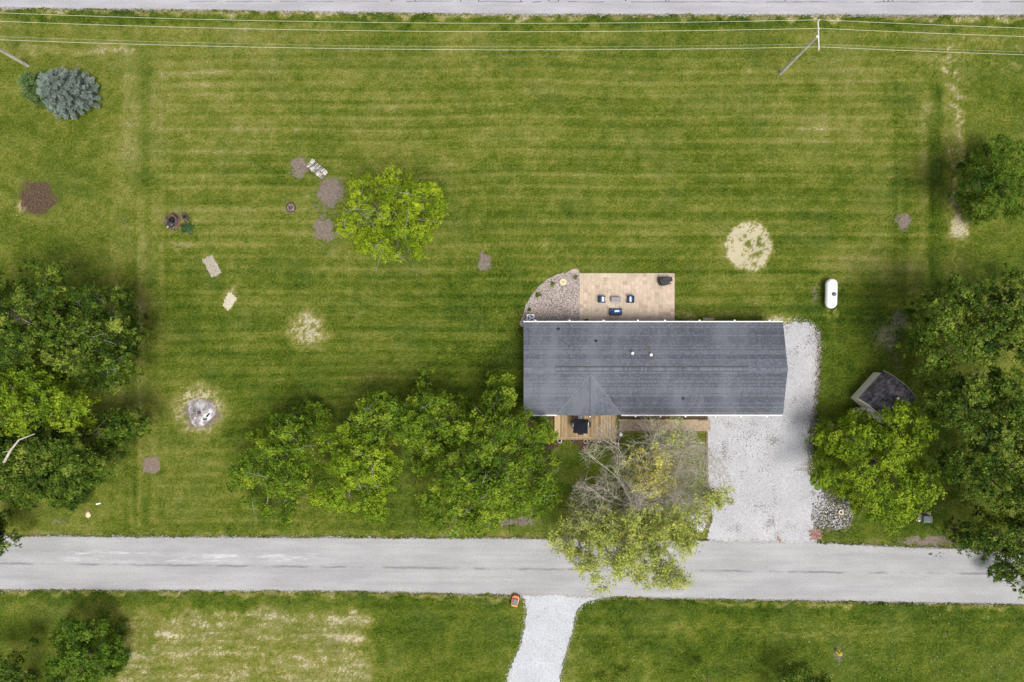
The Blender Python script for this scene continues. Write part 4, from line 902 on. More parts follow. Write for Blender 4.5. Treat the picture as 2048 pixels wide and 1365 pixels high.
# half-bare yellowing tree in front of the house
def bare_tree():
    rr = random.Random(77); r = np.random.default_rng(77); x, y, _ = P(1258, 1000); root = thing('dying_tree', 'half-bare tree with grey twigs and pale yellow-green leaves hanging over the road', 'tree', (x, y, 0))
    trunk = MB(); br = MB(); tips = []
    def w2px(p): k = S * (1 - p[2] / H); return ((p[0] + x) / k + 1024, 682.5 - (p[1] + y) / k)
    trunk.tube([(0, 0, -.1), (.05, -.05, 1.1), (.0, -.1, 2.0)], [.36, .28, .26], 9)
    OUT = [(1165, 905), (1200, 850), (1240, 815), (1270, 835), (1320, 818), (1360, 835), (1400, 880), (1440, 920), (1470, 970), (1462, 1000), (1420, 1030), (1400, 1085), (1395, 1130), (1385, 1168), (1330, 1175), (1300, 1190), (1250, 1160), (1200, 1188), (1175, 1180), (1140, 1110), (1090, 1100), (1110, 1060), (1130, 1010), (1160, 960)]
    OA = np.array(OUT, float)
    def inside(p):
        a, b = w2px(p); c_ = False; j = len(OUT) - 1
        for i in range(len(OUT)):
            (xi, yi), (xj, yj) = OUT[i], OUT[j]
            if (yi > b) != (yj > b) and a < (xj - xi) * (b - yi) / (yj - yi) + xi: c_ = not c_
            j = i
        return c_
    def grow(p, d, L, rad, lev):
        n = 4; pts = [p]; rads = [rad]; q = p.copy(); dv = d.copy()
        for i in range(n):
            dv = (dv + Vector((rr.gauss(0, .16), rr.gauss(0, .16), rr.gauss(.0, .10) + (.05 if lev < 2 else -.05)))).normalized(); q = q + dv * (L / n); pts.append(q.copy()); rads.append(rad * (1 - .62 * (i + 1) / n))
            if not inside(q) and lev > 0: break
        br.tint = rr.random(); br.tube(pts, rads, 5 if lev < 2 else 3, False)
        if lev >= 2:
            for k in range(1, len(pts)): tips.append((pts[k], dv.copy()))
        if lev < 4:
            nb = (0, 7, 6, 5, 0)[lev + 1] if lev < 3 else 0
            for k in range(nb):
                f = rr.uniform(.25, 1.0) * (len(pts) - 1); i = min(int(f), len(pts) - 2); s0 = pts[i].lerp(pts[i + 1], f - i)
                side = Vector((rr.gauss(0, 1), rr.gauss(0, 1), rr.gauss(.15, .5))).normalized(); nd = (dv * .75 + side * .75).normalized()
                if not inside(s0): continue
                grow(s0, nd, L * rr.uniform(.42, .68), max(.0105, rads[i] * .55), lev + 1)
    base = Vector((0, -.1, 1.9))
    targets = [(1190, 900), (1235, 860), (1290, 870), (1340, 860), (1390, 890), (1430, 960), (1440, 1000), (1160, 980), (1130, 1060), (1120, 1095), (1190, 1150), (1245, 1130), (1300, 1160), (1360, 1140), (1380, 1080), (1290, 990), (1250, 940), (1330, 950), (1340, 1030), (1220, 1060), (1400, 930), (1370, 900), (1410, 980), (1360, 970), (1215, 930), (1190, 960), (1425, 915), (1380, 850), (1345, 880), (1400, 1000), (1310, 900)]
    for (tu, tv) in targets:
        z = rr.uniform(5.2, 8.2); tp = Vector(P(tu, tv, z)) - Vector((x, y, 0)); s0 = base + Vector((rr.gauss(0, .08), rr.gauss(0, .08), rr.uniform(-.5, .3))); d = tp - s0; L = d.length
        mid = s0 + d * .45 + Vector((rr.gauss(0, .3), rr.gauss(0, .3), .5)); br.tint = rr.random(); br.tube([s0, s0.lerp(mid, .5) + Vector((0, 0, .15)), mid], [.13, .09, .065], 6, False)
        grow(mid, (tp - mid).normalized(), (tp - mid).length * 1.0, .055, 0)
        for _ in range(2): grow(s0.lerp(mid, rr.uniform(.5, 1)), ((tp - mid).normalized() + Vector((rr.gauss(0, .6), rr.gauss(0, .6), .3))).normalized(), L * .35, .035, 1)
    trunk.build('trunk', M['greybark'], root); br.build('branches', M['greybark'], root)
    tp = np.array([t_[0] for t_ in tips]); k = S * (1 - tp[:, 2] / H); pu = (tp[:, 0] + x) / k + 1024; pv = 682.5 - (tp[:, 1] + y) / k
    dens = np.maximum.reduce([ss(pv, 1005, 1075) * .7, .22 * blob(pu, pv, 1300, 940, 42, 40, .5), .07 * blob(pu, pv, 1345, 860, 30, 30, .5), .7 * blob(pu, pv, 1445, 1000, 36, 18, .5), .0 * blob(pu, pv, 1380, 960, 60, 60, .5)]) * (.55 + .9 * (vnoise(pu / 22, pv / 22, 60) - .2))
    sel = tp[r.random(len(tp)) < dens]
    if len(sel) > 3300: sel = sel[r.permutation(len(sel))[:3300]]
    n, kk = len(sel), 9; c = (sel[:, None] + r.normal(0, .16, (n, kk, 3))).reshape(-1, 3); nr = r.normal(0, .5, (n * kk, 3)) + np.array([0, 0, .8]); L = .25 * r.uniform(.6, 1.3, n * kk)
    tt = np.repeat(r.normal(.5, .16, n), kk) + r.normal(0, .12, n * kk)
    ku = S * (1 - c[:, 2] / H); cu, cv = (c[:, 0] + x) / ku + 1024, 682.5 - (c[:, 1] + y) / ku
    yel = (blob(cu, cv, 1310, 950, 75, 60, .5) + (r.random(len(c)) < .22)) > .5
    for nm, msk, mt in (('yellow_leaves', yel, 'leaf_yellow'), ('leaves', ~yel, 'leaf_olive')):
        v, t_ = leaf_quads(c[msk], nr[msk], L[msk], L[msk] * .34, r, tt[msk]); make_leaves(nm, v, t_, M[mt], root)
bare_tree()
# fallen pale branch leaning out of the wooded corner
mb = MB(); mb.tube([P(8, 925, 8.8), P(22, 900, 9.3), P(38, 880, 9.6), P(70, 868, 9.8)], [.12, .1, .07, .03], 7); mb.tube([P(22, 902, 9.3), P(5, 905, 9.0)], [.05, .02], 5); mb.tube([P(10, 840, 9.5), P(-5, 830, 9.3), P(14, 848, 9.0)], [.05, .05, .02], 5)
o = mb.build('bare_branch', M['greybark'], bpy.data.objects['boundary_tree.003']); o.matrix_parent_inverse = Matrix.Translation(-bpy.data.objects['boundary_tree.003'].location)

# grass blades standing along edges and through the turf
def grass_blades():
    r = np.random.default_rng(5); n1 = 90000
    u = r.uniform(-40, 2090, n1); v = r.uniform(10, 1400, n1); h = r.uniform(.03, .075, n1)
    n2 = 26000; eu = r.uniform(-40, 2090, n2); wch = r.integers(0, 3, n2); ev = np.where(wch == 0, lerp_edge(eu, E_TOP) + np.abs(r.normal(0, 4, n2)) - 1.5, np.where(wch == 1, lerp_edge(eu, E_N) - np.abs(r.normal(0, 3, n2)) + 1, lerp_edge(eu, E_S) + np.abs(r.normal(0, 4, n2)) - 1))
    u = np.concatenate([u, eu]); v = np.concatenate([v, ev]); h = np.concatenate([h, r.uniform(.05, .13, n2)])
    def off(poly, d=2): return sdist(u, v, poly) < -d + r.uniform(-2, 3, len(u))
    road = ((v > lerp_edge(u, E_N) + 1.5) & (v < lerp_edge(u, E_S) - 1.5)) | (v < lerp_edge(u, E_TOP) - 1.5)
    ok = ~road & off(DRIVE) & off(LANE) & off(GBED) & off([(1157, 545), (1351, 545), (1351, 655), (1157, 655)], 0) & off([(1040, 640), (1575, 640), (1575, 840), (1040, 840)], 0) & off([(1105, 826), (1424, 826), (1424, 866), (1236, 866), (1236, 896), (1095, 896)], 0)
    mp = lawn_map(u, v); ok &= (mp[:, 1] < .45) & (mp[:, 2] < .4); u, v, h, mp = u[ok], v[ok], h[ok], mp[ok]; n = len(u)
    x, y = (u - 1024) * S, (682.5 - v) * S; V = []
    for k in range(2):
        a = r.uniform(0, 6.28, n); dx, dy = np.cos(a), np.sin(a); l = r.uniform(.25, .9, n) * h; w_ = r.uniform(.012, .03, n); px, py = x + r.normal(0, .03, n), y + r.normal(0, .03, n); z0 = np.full(n, -.003)
        V.append(np.stack([np.stack([px - dy * w_, py + dx * w_, z0], -1), np.stack([px + dy * w_, py - dx * w_, z0], -1), np.stack([px + dx * l, py + dy * l, h], -1)], 1))
    V = np.concatenate(V).reshape(-1, 3); at = np.repeat(np.concatenate([mp, mp]), 3, 0)
    tag(link('grass_blades', np_mesh('grass_blades', V, np.arange(len(V)).reshape(-1, 3), at, M['turf'], 'lawn')), 'short green and straw grass standing over the lawn and verges', kind='stuff')
grass_blades()
r = np.random.default_rng(31); u = np.concatenate([r.uniform(1600, 2040, 90), r.uniform(1150, 1640, 30), r.uniform(0, 600, 14), r.uniform(1380, 1900, 10)]); v = np.concatenate([r.uniform(1215, 1360, 90), r.uniform(1215, 1360, 30), r.uniform(300, 1050, 14), r.uniform(60, 620, 10)])
n = len(u); c = np.stack([(u - 1024) * S, (682.5 - v) * S, r.uniform(.04, .09, n)], -1); vv, tt = leaf_quads(c, np.tile([0, 0, 1.], (n, 1)) + r.normal(0, .2, (n, 3)), r.uniform(.04, .07, n), r.uniform(.04, .07, n), r, r.random(n))
o = make_leaves('clover_flowers', vv, tt, M['pillow'], None); tag(o, 'tiny white clover heads dotted through the grass', kind='stuff')

# ------------------------------------------------------------------ power line
def pole(u_, v_, label, group='utility poles'):
    x, y, _ = P(u_, v_); o = thing('utility_pole', label, 'utility pole', (x, y, 0), 0, group); PZ = 8.25
    MB().tube([(0, 0, -.2), (0, 0, 4), (0, 0, PZ)], [.16, .14, .10], 10).build('pole', M['pole'], o)
    ca = MB().rbox((.13, .12, PZ - .12), (.11, 2.55, .13), .015, rz=.03).build('crossarm', M['crossarm'], o)
    for yy in (1.3, .55, -1.08): MB().lathe([(.03, 0), (.055, .03), (.04, .07), (.06, .1), (.03, .15)], (.13, .12 + yy, PZ - .055), 8).build('insulator', M['potwhite'], ca)
    MB().tube([(.05, -.12, PZ - 1.0), (.1, -.22, PZ - .98)], .04, 6).build('neutral_bracket', M['greymetal'], o)
    for s_ in (-1, 1): MB().tube([(.1, s_ * .1, PZ - .75), (.13, s_ * .65, PZ - .17)], .018, 4).build('brace', M['greymetal'], o)
    return (x + .13, y + .12, PZ)
pa = pole(1561, 147, 'weathered wooden pole with bleached crossarm on the upper lawn')
pb = pole(56, 132, 'wooden pole base rising beside the juniper, top outside the photo')
sx_ = pa[0] - pb[0]
for nm, yy, zz in (('thin wire nearest the far road strung across the lawn', 1.3, .1), ('second wire from the far road strung across the lawn', .55, .1), ('pole wire farthest from the far road strung across the lawn', -1.08, .1), ('faint neutral wire hung below the crossarm', -.34, -.98)):
    mb = MB()
    for (A_, B_) in (((pb[0] - 90, pb[1] + 6), pb), (pb, pa), (pa, (pa[0] + 88, pa[1] - 1.5))):
        pts = []
        for k in range(25):
            q = k / 24; pts.append((A_[0] + (B_[0] - A_[0]) * q, A_[1] + (B_[1] - A_[1]) * q + yy, 8.25 + zz - 1.35 * 4 * q * (1 - q)))
        mb.tube(pts, .013 if zz > 0 else .005, 5, False)
    tag(mb.build('power_line', M['wire']), nm, 'wire', 'power lines')

# ------------------------------------------------------------------ yard objects
# propane tank
x, y, _ = P(1663, 587.5, .9); o = thing('propane_tank', 'long white propane tank with a small dark dome on the grass', 'propane tank', (x, y, 0), -.025)
mb = MB(); L, rd = 2.95, .56; prof = []
for k in range(9): a = math.pi / 2 * k / 8; prof.append((rd * math.sin(a), -L / 2 + rd * (1 - math.cos(a))))
prof += [(q[0], -q[1]) for q in prof[::-1]]
t_ = MB().lathe([(max(.01, a), b) for a, b in prof], (0, 0, 0), 28); t_.v = [(a, c, b + .82) for a, b, c in t_.v]; t_.f = [f[::-1] for f in t_.f]; t_.build('tank', M['tankwhite'], o, True)
MB().lathe([(.2, 1.34), (.2, 1.5), (.16, 1.58), (.02, 1.62)], (.02, -.1, 0), 16).build('dome', M['bluegrey'], o, True)
for s_ in (-1, 1): MB().rbox((0, s_ * .85, .16), (.7, .16, .32), .02).build('saddle', M['greymetal'], o)
for s_ in (-1, 1): MB().tube([(0, s_ * 1.15, 1.33), (0, s_ * 1.15, 1.42), (0, s_ * 1.05, 1.42), (0, s_ * 1.05, 1.33)], .015, 5).build('lifting_lug', M['tankwhite'], o)
# air conditioner
x, y, _ = P(1061, 636.5, .8); o = thing('air_conditioner', 'square grey air-conditioning unit with a round fan against the house', 'air conditioner', (x, y, 0))
MB().rbox((0, 0, .42), (.76, .76, .78), .03).build('cabinet', M['acgrey'], o); MB().box((0, 0, .015), (.9, .9, .05)).build('pad', M['concrete'], o)
MB().lathe([(.30, .80), (.30, .818), (.02, .818)], (0, 0, 0), 24).build('fan_well', M['bluegrey'], o)
g = MB()
for k in range(5): g.tube([(.06 * (k + 1) * math.cos(a), .06 * (k + 1) * math.sin(a), .838) for a in [i * math.pi / 9 for i in range(19)]], .006, 4, False)
g.build('fan_guard', M['greymetal'], o)
for k in range(3): a = k * 2.094; MB().box((math.cos(a) * .14, math.sin(a) * .14, .826), (.22, .12, .012), a, rx=.15).build('fan_blade', M['pillow'], o)
# covered grill
x, y, _ = P(1332, 562, .9); o = thing('covered_grill', 'barbecue under a black cover at the patio corner', 'grill', (x, y, 0))
pl = [(-.66, .38), (.66, .38), (.68, -.02), (.42, -.12), (.14, -.40), (-.25, -.45), (-.52, -.38), (-.66, -.1)]
MB().prism(pl, .06, .82, .03).prism([(a * .97, b * .97) for a, b in pl], .821, .93, .12).build('cover', M['black'], o)
MB().rbox((.05, .20, 1.0), (.86, .26, .2), .05).build('lid_top', plain('cover_top_panel', (.024, .024, .03), .6, .2), o)  # top panel in a slightly lighter black than the rest of the cover
for k in range(7): a = rr2.uniform(-.6, .6); MB().tube([(a, -.36 + abs(a) * .2, .1), (a + rr2.gauss(0, .04), -.38 + abs(a) * .2, .5), (a + rr2.gauss(0, .05), -.34 + abs(a) * .2, .84)], .025, 5).build('fold', M['black'], o)
for a, b in ((-.5, .3), (.5, .3), (-.45, -.25), (.3, -.2)): MB().lathe([(.04, 0), (.04, .06)], (a, b, 0), 8).build('foot', M['black'], o)
# blue patio seats
def seat(name, label, u_, v_, w_, rz, cat, pill):
    x, y, _ = P(u_, v_, .5); o = thing(name, label, cat, (x, y, .045), rz, 'blue patio seats'); d = .72
    MB().rbox((0, -.03, .30), (w_ - .22, d - .14, .22), .05).build('seat_cushion', M['navy'], o); MB().rbox((0, -d / 2 + .07, .52), (w_ - .06, .14, .62), .04, rx=-.12).build('backrest', M['navyd'], o)
    MB().rbox((0, -d / 2 + .19, .56), (w_ - .24, .14, .40), .05, rx=-.18).build('back_cushion', M['navy'], o)
    for s_ in (-1, 1):
        MB().rbox((s_ * (w_ / 2 - .05), .0, .56), (.10, d - .05, .06), .02).build('arm', M['navyd'], o)
        for t_ in (-1, 1): MB().box((s_ * (w_ / 2 - .05), t_ * (d / 2 - .08), .27), (.06, .06, .53)).build('leg', M['navyd'], o)
    MB().box((0, -.02, .17), (w_ - .16, d - .12, .05)).build('frame', M['navyd'], o)
    x2, y2, z2 = pill; q = thing('pillow', {'a': 'white pillow on the blue chair nearer the gravel bed', 'b': 'white pillow on the blue chair nearer the grill', 'c': 'white pillow on the wide blue loveseat'}[name_key], 'pillow', (x, y, .045), rz, 'white outdoor pillows')
    MB().rbox((x2, y2, z2), (.50, .16, .34), .06, rx=-.75).build('cover', M['pillow'], q)
    for k in (-1, 0, 1): MB().rbox((x2 + k * .13, y2 + .02, z2 + .012), (.02, .15, .335), .004, rx=-.75).build('stripe', M['acgrey'], q)
name_key = 'a'; seat('patio_chair', 'blue cushioned chair on the patio nearer the gravel bed', 1204.5, 599, .70, -math.pi / 2, 'chair', (0, -.02, .55))
name_key = 'b'; seat('patio_chair', 'blue cushioned chair on the patio nearer the grill', 1261, 599, .74, math.pi / 2, 'chair', (0, -.02, .55))
name_key = 'c'; seat('loveseat', 'wide blue loveseat facing the low table with its back to the house', 1231.5, 623.5, 1.24, 0, 'loveseat', (.08, -.02, .55))
x, y, _ = P(1232, 599, .45); o = thing('low_table', 'low grey rectangular table between the blue chairs', 'table', (x, y, .045))
MB().rbox((0, 0, .43), (.94, .48, .04), .012).build('tabletop', M['greymetal'], o); MB().rbox((0, 0, .447), (.84, .38, .02), .005).build('inset_panel', plain('table_glass', (.19, .17, .19), .3, .1), o)
for a in (-1, 1):
    for b in (-1, 1): MB().box((a * .43, b * .20, .2), (.05, .05, .41)).build('leg', M['charcoal'], o)
x, y, _ = P(1173.5, 640.5, .45); o = thing('black_planter', 'small black planter pair against the rear wall of the house', 'planter', (x, y, .04))
for a in (-.09, .1): MB().lathe([(.08, 0), (.11, .3), (.12, .31), (.1, .29), (.02, .27)], (a, 0, 0), 10).build('pot', M['black'], o)
# round stone and small plants in the gravel bed
x, y, _ = P(1126, 564.5); o = thing('stone_ring', 'round cream stone ring lying in the gravel bed', 'stone ring', (x, y, .02))
MB().lathe([(.34, 0), (.36, .04), (.33, .09), (.17, .10), (.14, .05), (.02, .04)], (0, 0, 0), 22).build('ring', M['creamstone'], o); MB().lathe([(.07, .045), (.06, .09), (.01, .10)], (.01, 0, 0), 10).build('boss', M['potgrey'], o)
def plant(name, label, u_, v_, rad, hgt, mat, seed, cat='plant', group=None, n=160):
    r = np.random.default_rng(seed); x, y, _ = P(u_, v_); o = thing(name, label, cat, (x, y, 0), 0, group); d = r.normal(size=(n, 3)); d[:, 2] = np.abs(d[:, 2]); d /= np.linalg.norm(d, axis=1, keepdims=True); la = np.arctan2(d[:, 1], d[:, 0])
    c = d * r.uniform(.2, 1, (n, 1)) * (1 + .3 * np.sin(la * 3 + seed) + .2 * np.sin(la * 5 + seed * 2))[:, None] * np.array([rad, rad, hgt]) + np.array([0, 0, .03]); v, t_ = leaf_quads(c, d + r.normal(0, .3, (n, 3)) + np.array([0, 0, .3]), min(rad * .4, .15) * r.uniform(.7, 1.3, n), min(rad * .25, .09) * r.uniform(.7, 1.3, n), r, r.normal(.5, .2, n)); make_leaves('leaves', v, t_, M[mat], o)
    st = MB(); rr_ = random.Random(seed)
    for k in range(7): a = rr_.uniform(0, 6.28); st.tube([(0, 0, 0), (math.cos(a) * rad * .4, math.sin(a) * rad * .4, hgt * .6)], [.012, .005], 4, False)
    st.build('stems', M['rot'], o)
plant('small_shrub', 'small dark shrub in the gravel bed close to the patio edge', 1151, 555, .24, .3, 'leaf_dark', 201)
plant('small_shrub', 'small dark shrub near the stone ring in the gravel bed', 1105, 568, .27, .3, 'leaf_dark', 202)
plant('small_shrub', 'sprawling dark shrub halfway along the curved bed edge', 1076, 590, .36, .25, 'leaf_dark', 203)
plant('small_shrub', 'small shrub in the gravel bed nearest the air conditioner', 1059, 620, .24, .3, 'leaf_dark', 204)
plant('red_groundcover', 'low reddish plant beside the stone ring shrub', 1104, 575, .18, .1, 'leaf_yellow', 205, n=60)
# deck set
x, y, _ = P(1162, 853.5, 2.3 + DZ); o = thing('patio_umbrella', 'black square umbrella open over the deck table', 'umbrella', (x, y, DZ), -.06)
cv = MB(); hs_ = .70; Nn = 8; zt_, ze = 2.35, 2.05
def cpt(i, j):
    a, b = (i / Nn * 2 - 1), (j / Nn * 2 - 1); q = max(abs(a), abs(b)); dg_ = min(abs(a), abs(b)) / (q + 1e-6); return (a * hs_, b * hs_, zt_ - (zt_ - ze) * q ** 1.1 - .05 * q * (1 - dg_) * (1 if q > .2 else 0))
cv.add([cpt(i, j) for j in range(Nn + 1) for i in range(Nn + 1)], [(j * 9 + i, j * 9 + i + 1, (j + 1) * 9 + i + 1, (j + 1) * 9 + i) for j in range(Nn) for i in range(Nn)])
cvo = cv.build('canopy', M['canopy'], o)
for a in (-1, 1):
    for b in (-1, 1): MB().tube([(0, 0, zt_ + .012), (a * hs_ * .5, b * hs_ * .5, zt_ - .13), (a * hs_, b * hs_, ze + .012)], .012, 4).build('rib', M['charcoal'], cvo)
MB().tube([(0, 0, 0), (0, 0, 2.3)], .025, 8).build('pole', M['charcoal'], o); MB().lathe([(.25, 0), (.25, .05), (.05, .1), (.03, .3)], (0, 0, 0), 16).build('base', M['charcoal'], o); MB().lathe([(.04, zt_), (.05, zt_ + .03), (.01, zt_ + .08)], (0, 0, 0), 10).build('finial', M['charcoal'], cvo)
x, y, _ = P(1162.5, 851, .75 + DZ); tb = thing('deck_table', 'dark square table under the black umbrella', 'table', (x, y, DZ), -.06)
MB().rbox((0, 0, .71), (1.0, 1.0, .03), .01).build('tabletop', M['charcoal'], tb)
for a in (-1, 1):
    for b in (-1, 1): MB().tube([(a * .42, b * .42, 0), (a * .42, b * .42, .7)], .025, 6).build('leg', M['charcoal'], tb)
def deck_chair(u_, v_, rz, label):
    x, y, _ = P(u_, v_, .75 + DZ); c_ = thing('deck_chair', label, 'chair', (x, y, DZ), rz, 'deck chairs round the umbrella')
    MB().rbox((0, 0, .42), (.5, .5, .04), .01).build('seat', M['charcoal'], c_); MB().rbox((0, .04, .46), (.44, .42, .06), .025).build('cushion', M['pillow'], c_)
    MB().rbox((0, -.27, .72), (.5, .04, .5), .015, rx=.15).build('backrest', M['charcoal'], c_)
    for s_ in (-1, 1):
        MB().tube([(s_ * .27, -.24, .64), (s_ * .28, .2, .64), (s_ * .27, .24, .0)], .018, 6).build('arm', M['charcoal'], c_); MB().tube([(s_ * .24, -.24, .6), (s_ * .25, -.26, 0)], .018, 6).build('leg', M['charcoal'], c_)
deck_chair(1160.5, 836, math.pi, 'black deck chair with pale cushion on the house side of the umbrella')
deck_chair(1149.5, 851, -math.pi / 2, 'black deck chair with pale cushion on the leafy tree side of the umbrella')
deck_chair(1175, 849.5, math.pi / 2, 'black deck chair on the walk side of the umbrella')
deck_chair(1161.5, 863.5, 0, 'black deck chair on the lawn side of the umbrella')
def pot(u_, v_, rad, h_, label, mat, plantmat=None, z0=0.0):
    x, y, _ = P(u_, v_, h_); o = thing('flower_pot', label, 'flower pot', (x, y, z0), 0, 'pots along the deck edge')
    MB().lathe([(rad * .7, 0), (rad * .9, h_ * .8), (rad, h_ * .85), (rad, h_), (rad * .78, h_), (rad * .76, h_ * .86), (.01, h_ * .85)], (0, 0, 0), 18).build('pot', M[mat], o)
    MB().lathe([(rad * .76, h_ * .86), (rad * .5, h_ * .9), (.01, h_ * .9)], (0, 0, 0), 14).build('soil', M['soilpot'], o)
    if plantmat:
        r = np.random.default_rng(int(u_)); n = 60; c = r.normal(0, rad * .3, (n, 3)) + np.array([0, 0, h_ + .05]); v, t_ = leaf_quads(c, r.normal(0, .5, (n, 3)) + np.array([0, 0, 1.]), np.full(n, .08), np.full(n, .05), r, r.random(n)); make_leaves('leaves', v, t_, M[plantmat], o)
pot(1119.3, 882.3, .22, .36, 'white-rimmed round pot at the leafy end of the deck edge', 'potwhite')
pot(1144, 882, .16, .32, 'small grey-rimmed pot second along the deck edge', 'potgrey')
pot(1171.5, 883.5, .21, .22, 'pale shallow pot filled with stones, third along the deck edge', 'creamstone', None)
pot(1199, 882.5, .17, .34, 'white-rimmed pot fourth along the deck edge', 'potwhite')
pot(1226, 882.5, .22, .34, 'pale pot at the twiggy end of the deck edge', 'potwhite', 'leaf_olive')
x, y, _ = P(1242, 870, .5); o = thing('path_lamp', 'round white path lamp where the walk meets the deck', 'lamp', (x, y, 0)); MB().tube([(0, 0, 0), (0, 0, .45)], .03, 8).build('post', M['charcoal'], o); MB().lathe([(.05, .42), (.17, .46), (.15, .52), (.02, .56)], (0, 0, 0), 16).build('shade', M['white'], o)
# firewood
fw = Vector(P(633.5, 338, .3)); fa = math.radians(-41); rr = random.Random(12); dl_, dp = Vector((math.cos(fa), math.sin(fa), 0)), Vector((-math.sin(fa), math.cos(fa), 0))
rk = thing('firewood_rack', 'low dark rails holding the stacked firewood', 'rack', (fw.x, fw.y, 0), fa)
for s_ in (-.42, -.15, .15, .42): MB().rbox((0, s_, .05), (2.15, .09, .09), .01).build('rail', M['timber'], rk)
def logmesh(k):
    q = random.Random(k); w_ = q.uniform(.04, .062); pr = [(w_ * q.uniform(.75, 1.15) * math.cos(t_ * 1.047), w_ * q.uniform(.6, 1.0) * math.sin(t_ * 1.047)) for t_ in range(6)]; L = q.uniform(.38, .56)
    mb = MB(); mb.add([(a, -L / 2, b) for a, b in pr] + [(a * q.uniform(.85, 1.1), L / 2, b) for a, b in pr], [tuple(range(6)), tuple(range(11, 5, -1))] + [(i, i + 6, (i + 1) % 6 + 6, (i + 1) % 6) for i in range(6)]); return mb.mesh('firewood_log', M['log'])
lms = [logmesh(k) for k in range(9)]
for lay in range(3):
    for row in (-1, 1):
        nlog = 13 - (lay == 2)
        for i in range(nlog):
            o = link('firewood_log', rr.choice(lms)); s_ = (i - (nlog - 1) / 2) * .158 + rr.gauss(0, .012); q = fw + dl_ * s_ + dp * (row * .255 + rr.gauss(0, .025)); o.location = (q.x, q.y, .17 + lay * .125)
            o.rotation_euler = (rr.gauss(0, .03), rr.uniform(0, 6.28), fa + rr.gauss(0, .2 if lay == 2 else .05))
            wh = ('bottom layer', 'middle layer', 'top layer')[lay] + (' of the firewood stack, row nearer the fire ring', ' of the firewood stack, row farther from the fire ring')[row > 0]
            tag(o, 'split log, ' + wh, 'log', 'logs, ' + wh)
# fire ring
x, y, _ = P(582, 416); o = thing('fire_ring', 'round rusty fire ring filled with ash on the lawn', 'fire ring', (x, y, 0)); MB().lathe([(.47, 0), (.47, .24), (.43, .24), (.43, .06), (.01, .07)], (0, 0, 0), 26).build('ring', M['rust'], o)
MB().lathe([(.42, .06), (.3, .1), (.01, .14)], (0, 0, 0), 18).build('ash', plain('ring_ash', (.15, .125, .11), .95, .5, 7), o)
for k in range(5): a = k * 1.3; MB().tube([(math.cos(a) * .28, math.sin(a) * .28, .1), (math.cos(a + 2.4) * .2, math.sin(a + 2.4) * .2, .16)], .035, 6).build('charred_stick', M['char'] if k % 2 else M['rot'], o)
MB().lathe([(.04, .1), (.04, .17), (.01, .18)], (.27, -.27, 0), 8).build('can', M['white'], o)
# ash mound
x, y, _ = P(402, 824); o = thing('ash_mound', 'pale ash mound with a burnt stump core on the lower lawn', 'ash mound', (x, y, 0)); rr = random.Random(5); vs, fs = [], []; nr_, na = 9, 48
rid = [rr.uniform(-.5, .5) for _ in range(na)]
for i in range(nr_):
    q = i / (nr_ - 1)
    for j in range(na):
        a = 2 * math.pi * j / na; rd = (.12 + 1.28 * q) * (1 + .12 * math.sin(a * 3 + 1) + .06 * rid[j]); z = .62 * (1 - q) ** 1.25 * (1 + .45 * rid[j] * math.sin(q * 3.1)) + .03 * rr.random() * (1 - q); vs.append((rd * math.cos(a), rd * math.sin(a), max(.0, z) - (.012 if i == nr_ - 1 else 0)))
fs = [(i * na + j, (i + 1) * na + j, (i + 1) * na + (j + 1) % na, i * na + (j + 1) % na) for i in range(nr_ - 1) for j in range(na)] + [tuple(range(na))]
m = Mat('ash_heap'); p = m.pos(True); c = m.ramp(m.noise(p, 1.6, 5, .6), [(.32, (.13, .115, .105)), (.5, (.27, .25, .245)), (.62, (.45, .45, .47))]); c = m.mix(m.step(m.noise(m.mapv(p, (1, 1, 1), loc=(4, 2, 1)), 2.4, 4, .6), .6, .68, 0, .85), c, (.05, .045, .05)); m.bump(m.noise(p, 9, 4), .5, .04); mt = m.col(c, .95, spec=.1)
mb = MB(); mb.add(vs, fs); mb.build('ash_heap', mt, o)
cm = MB(); n6 = 12
for j in range(n6): a = 2 * math.pi * j / n6; cm.box((.10 + .13 * math.cos(a), -.02 + .13 * math.sin(a), .62 + rr.uniform(-.05, .06)), (.08, .05, .3), a)
cm.build('stump_core', M['rot'], o); MB().lathe([(.12, .6), (.02, .66)], (.1, -.02, 0), 8).build('stump_heart', plain('stump_heart', (.20, .12, .07), .9, .4, 9), o)
for k, (a, b, c_) in enumerate(((-.55, -.5, .3), (-.35, -.62, 1.2), (.2, -.75, .1), (.65, -.45, .8), (-.1, .5, .2))): MB().tube([(a, b, .16), (a + .25 * math.cos(c_), b + .25 * math.sin(c_), .22), (a + .5 * math.cos(c_), b + .5 * math.sin(c_), .2)], [.09, .08, .04], 6).build('charred_root', M['char'] if k < 4 else M['ash'], o)
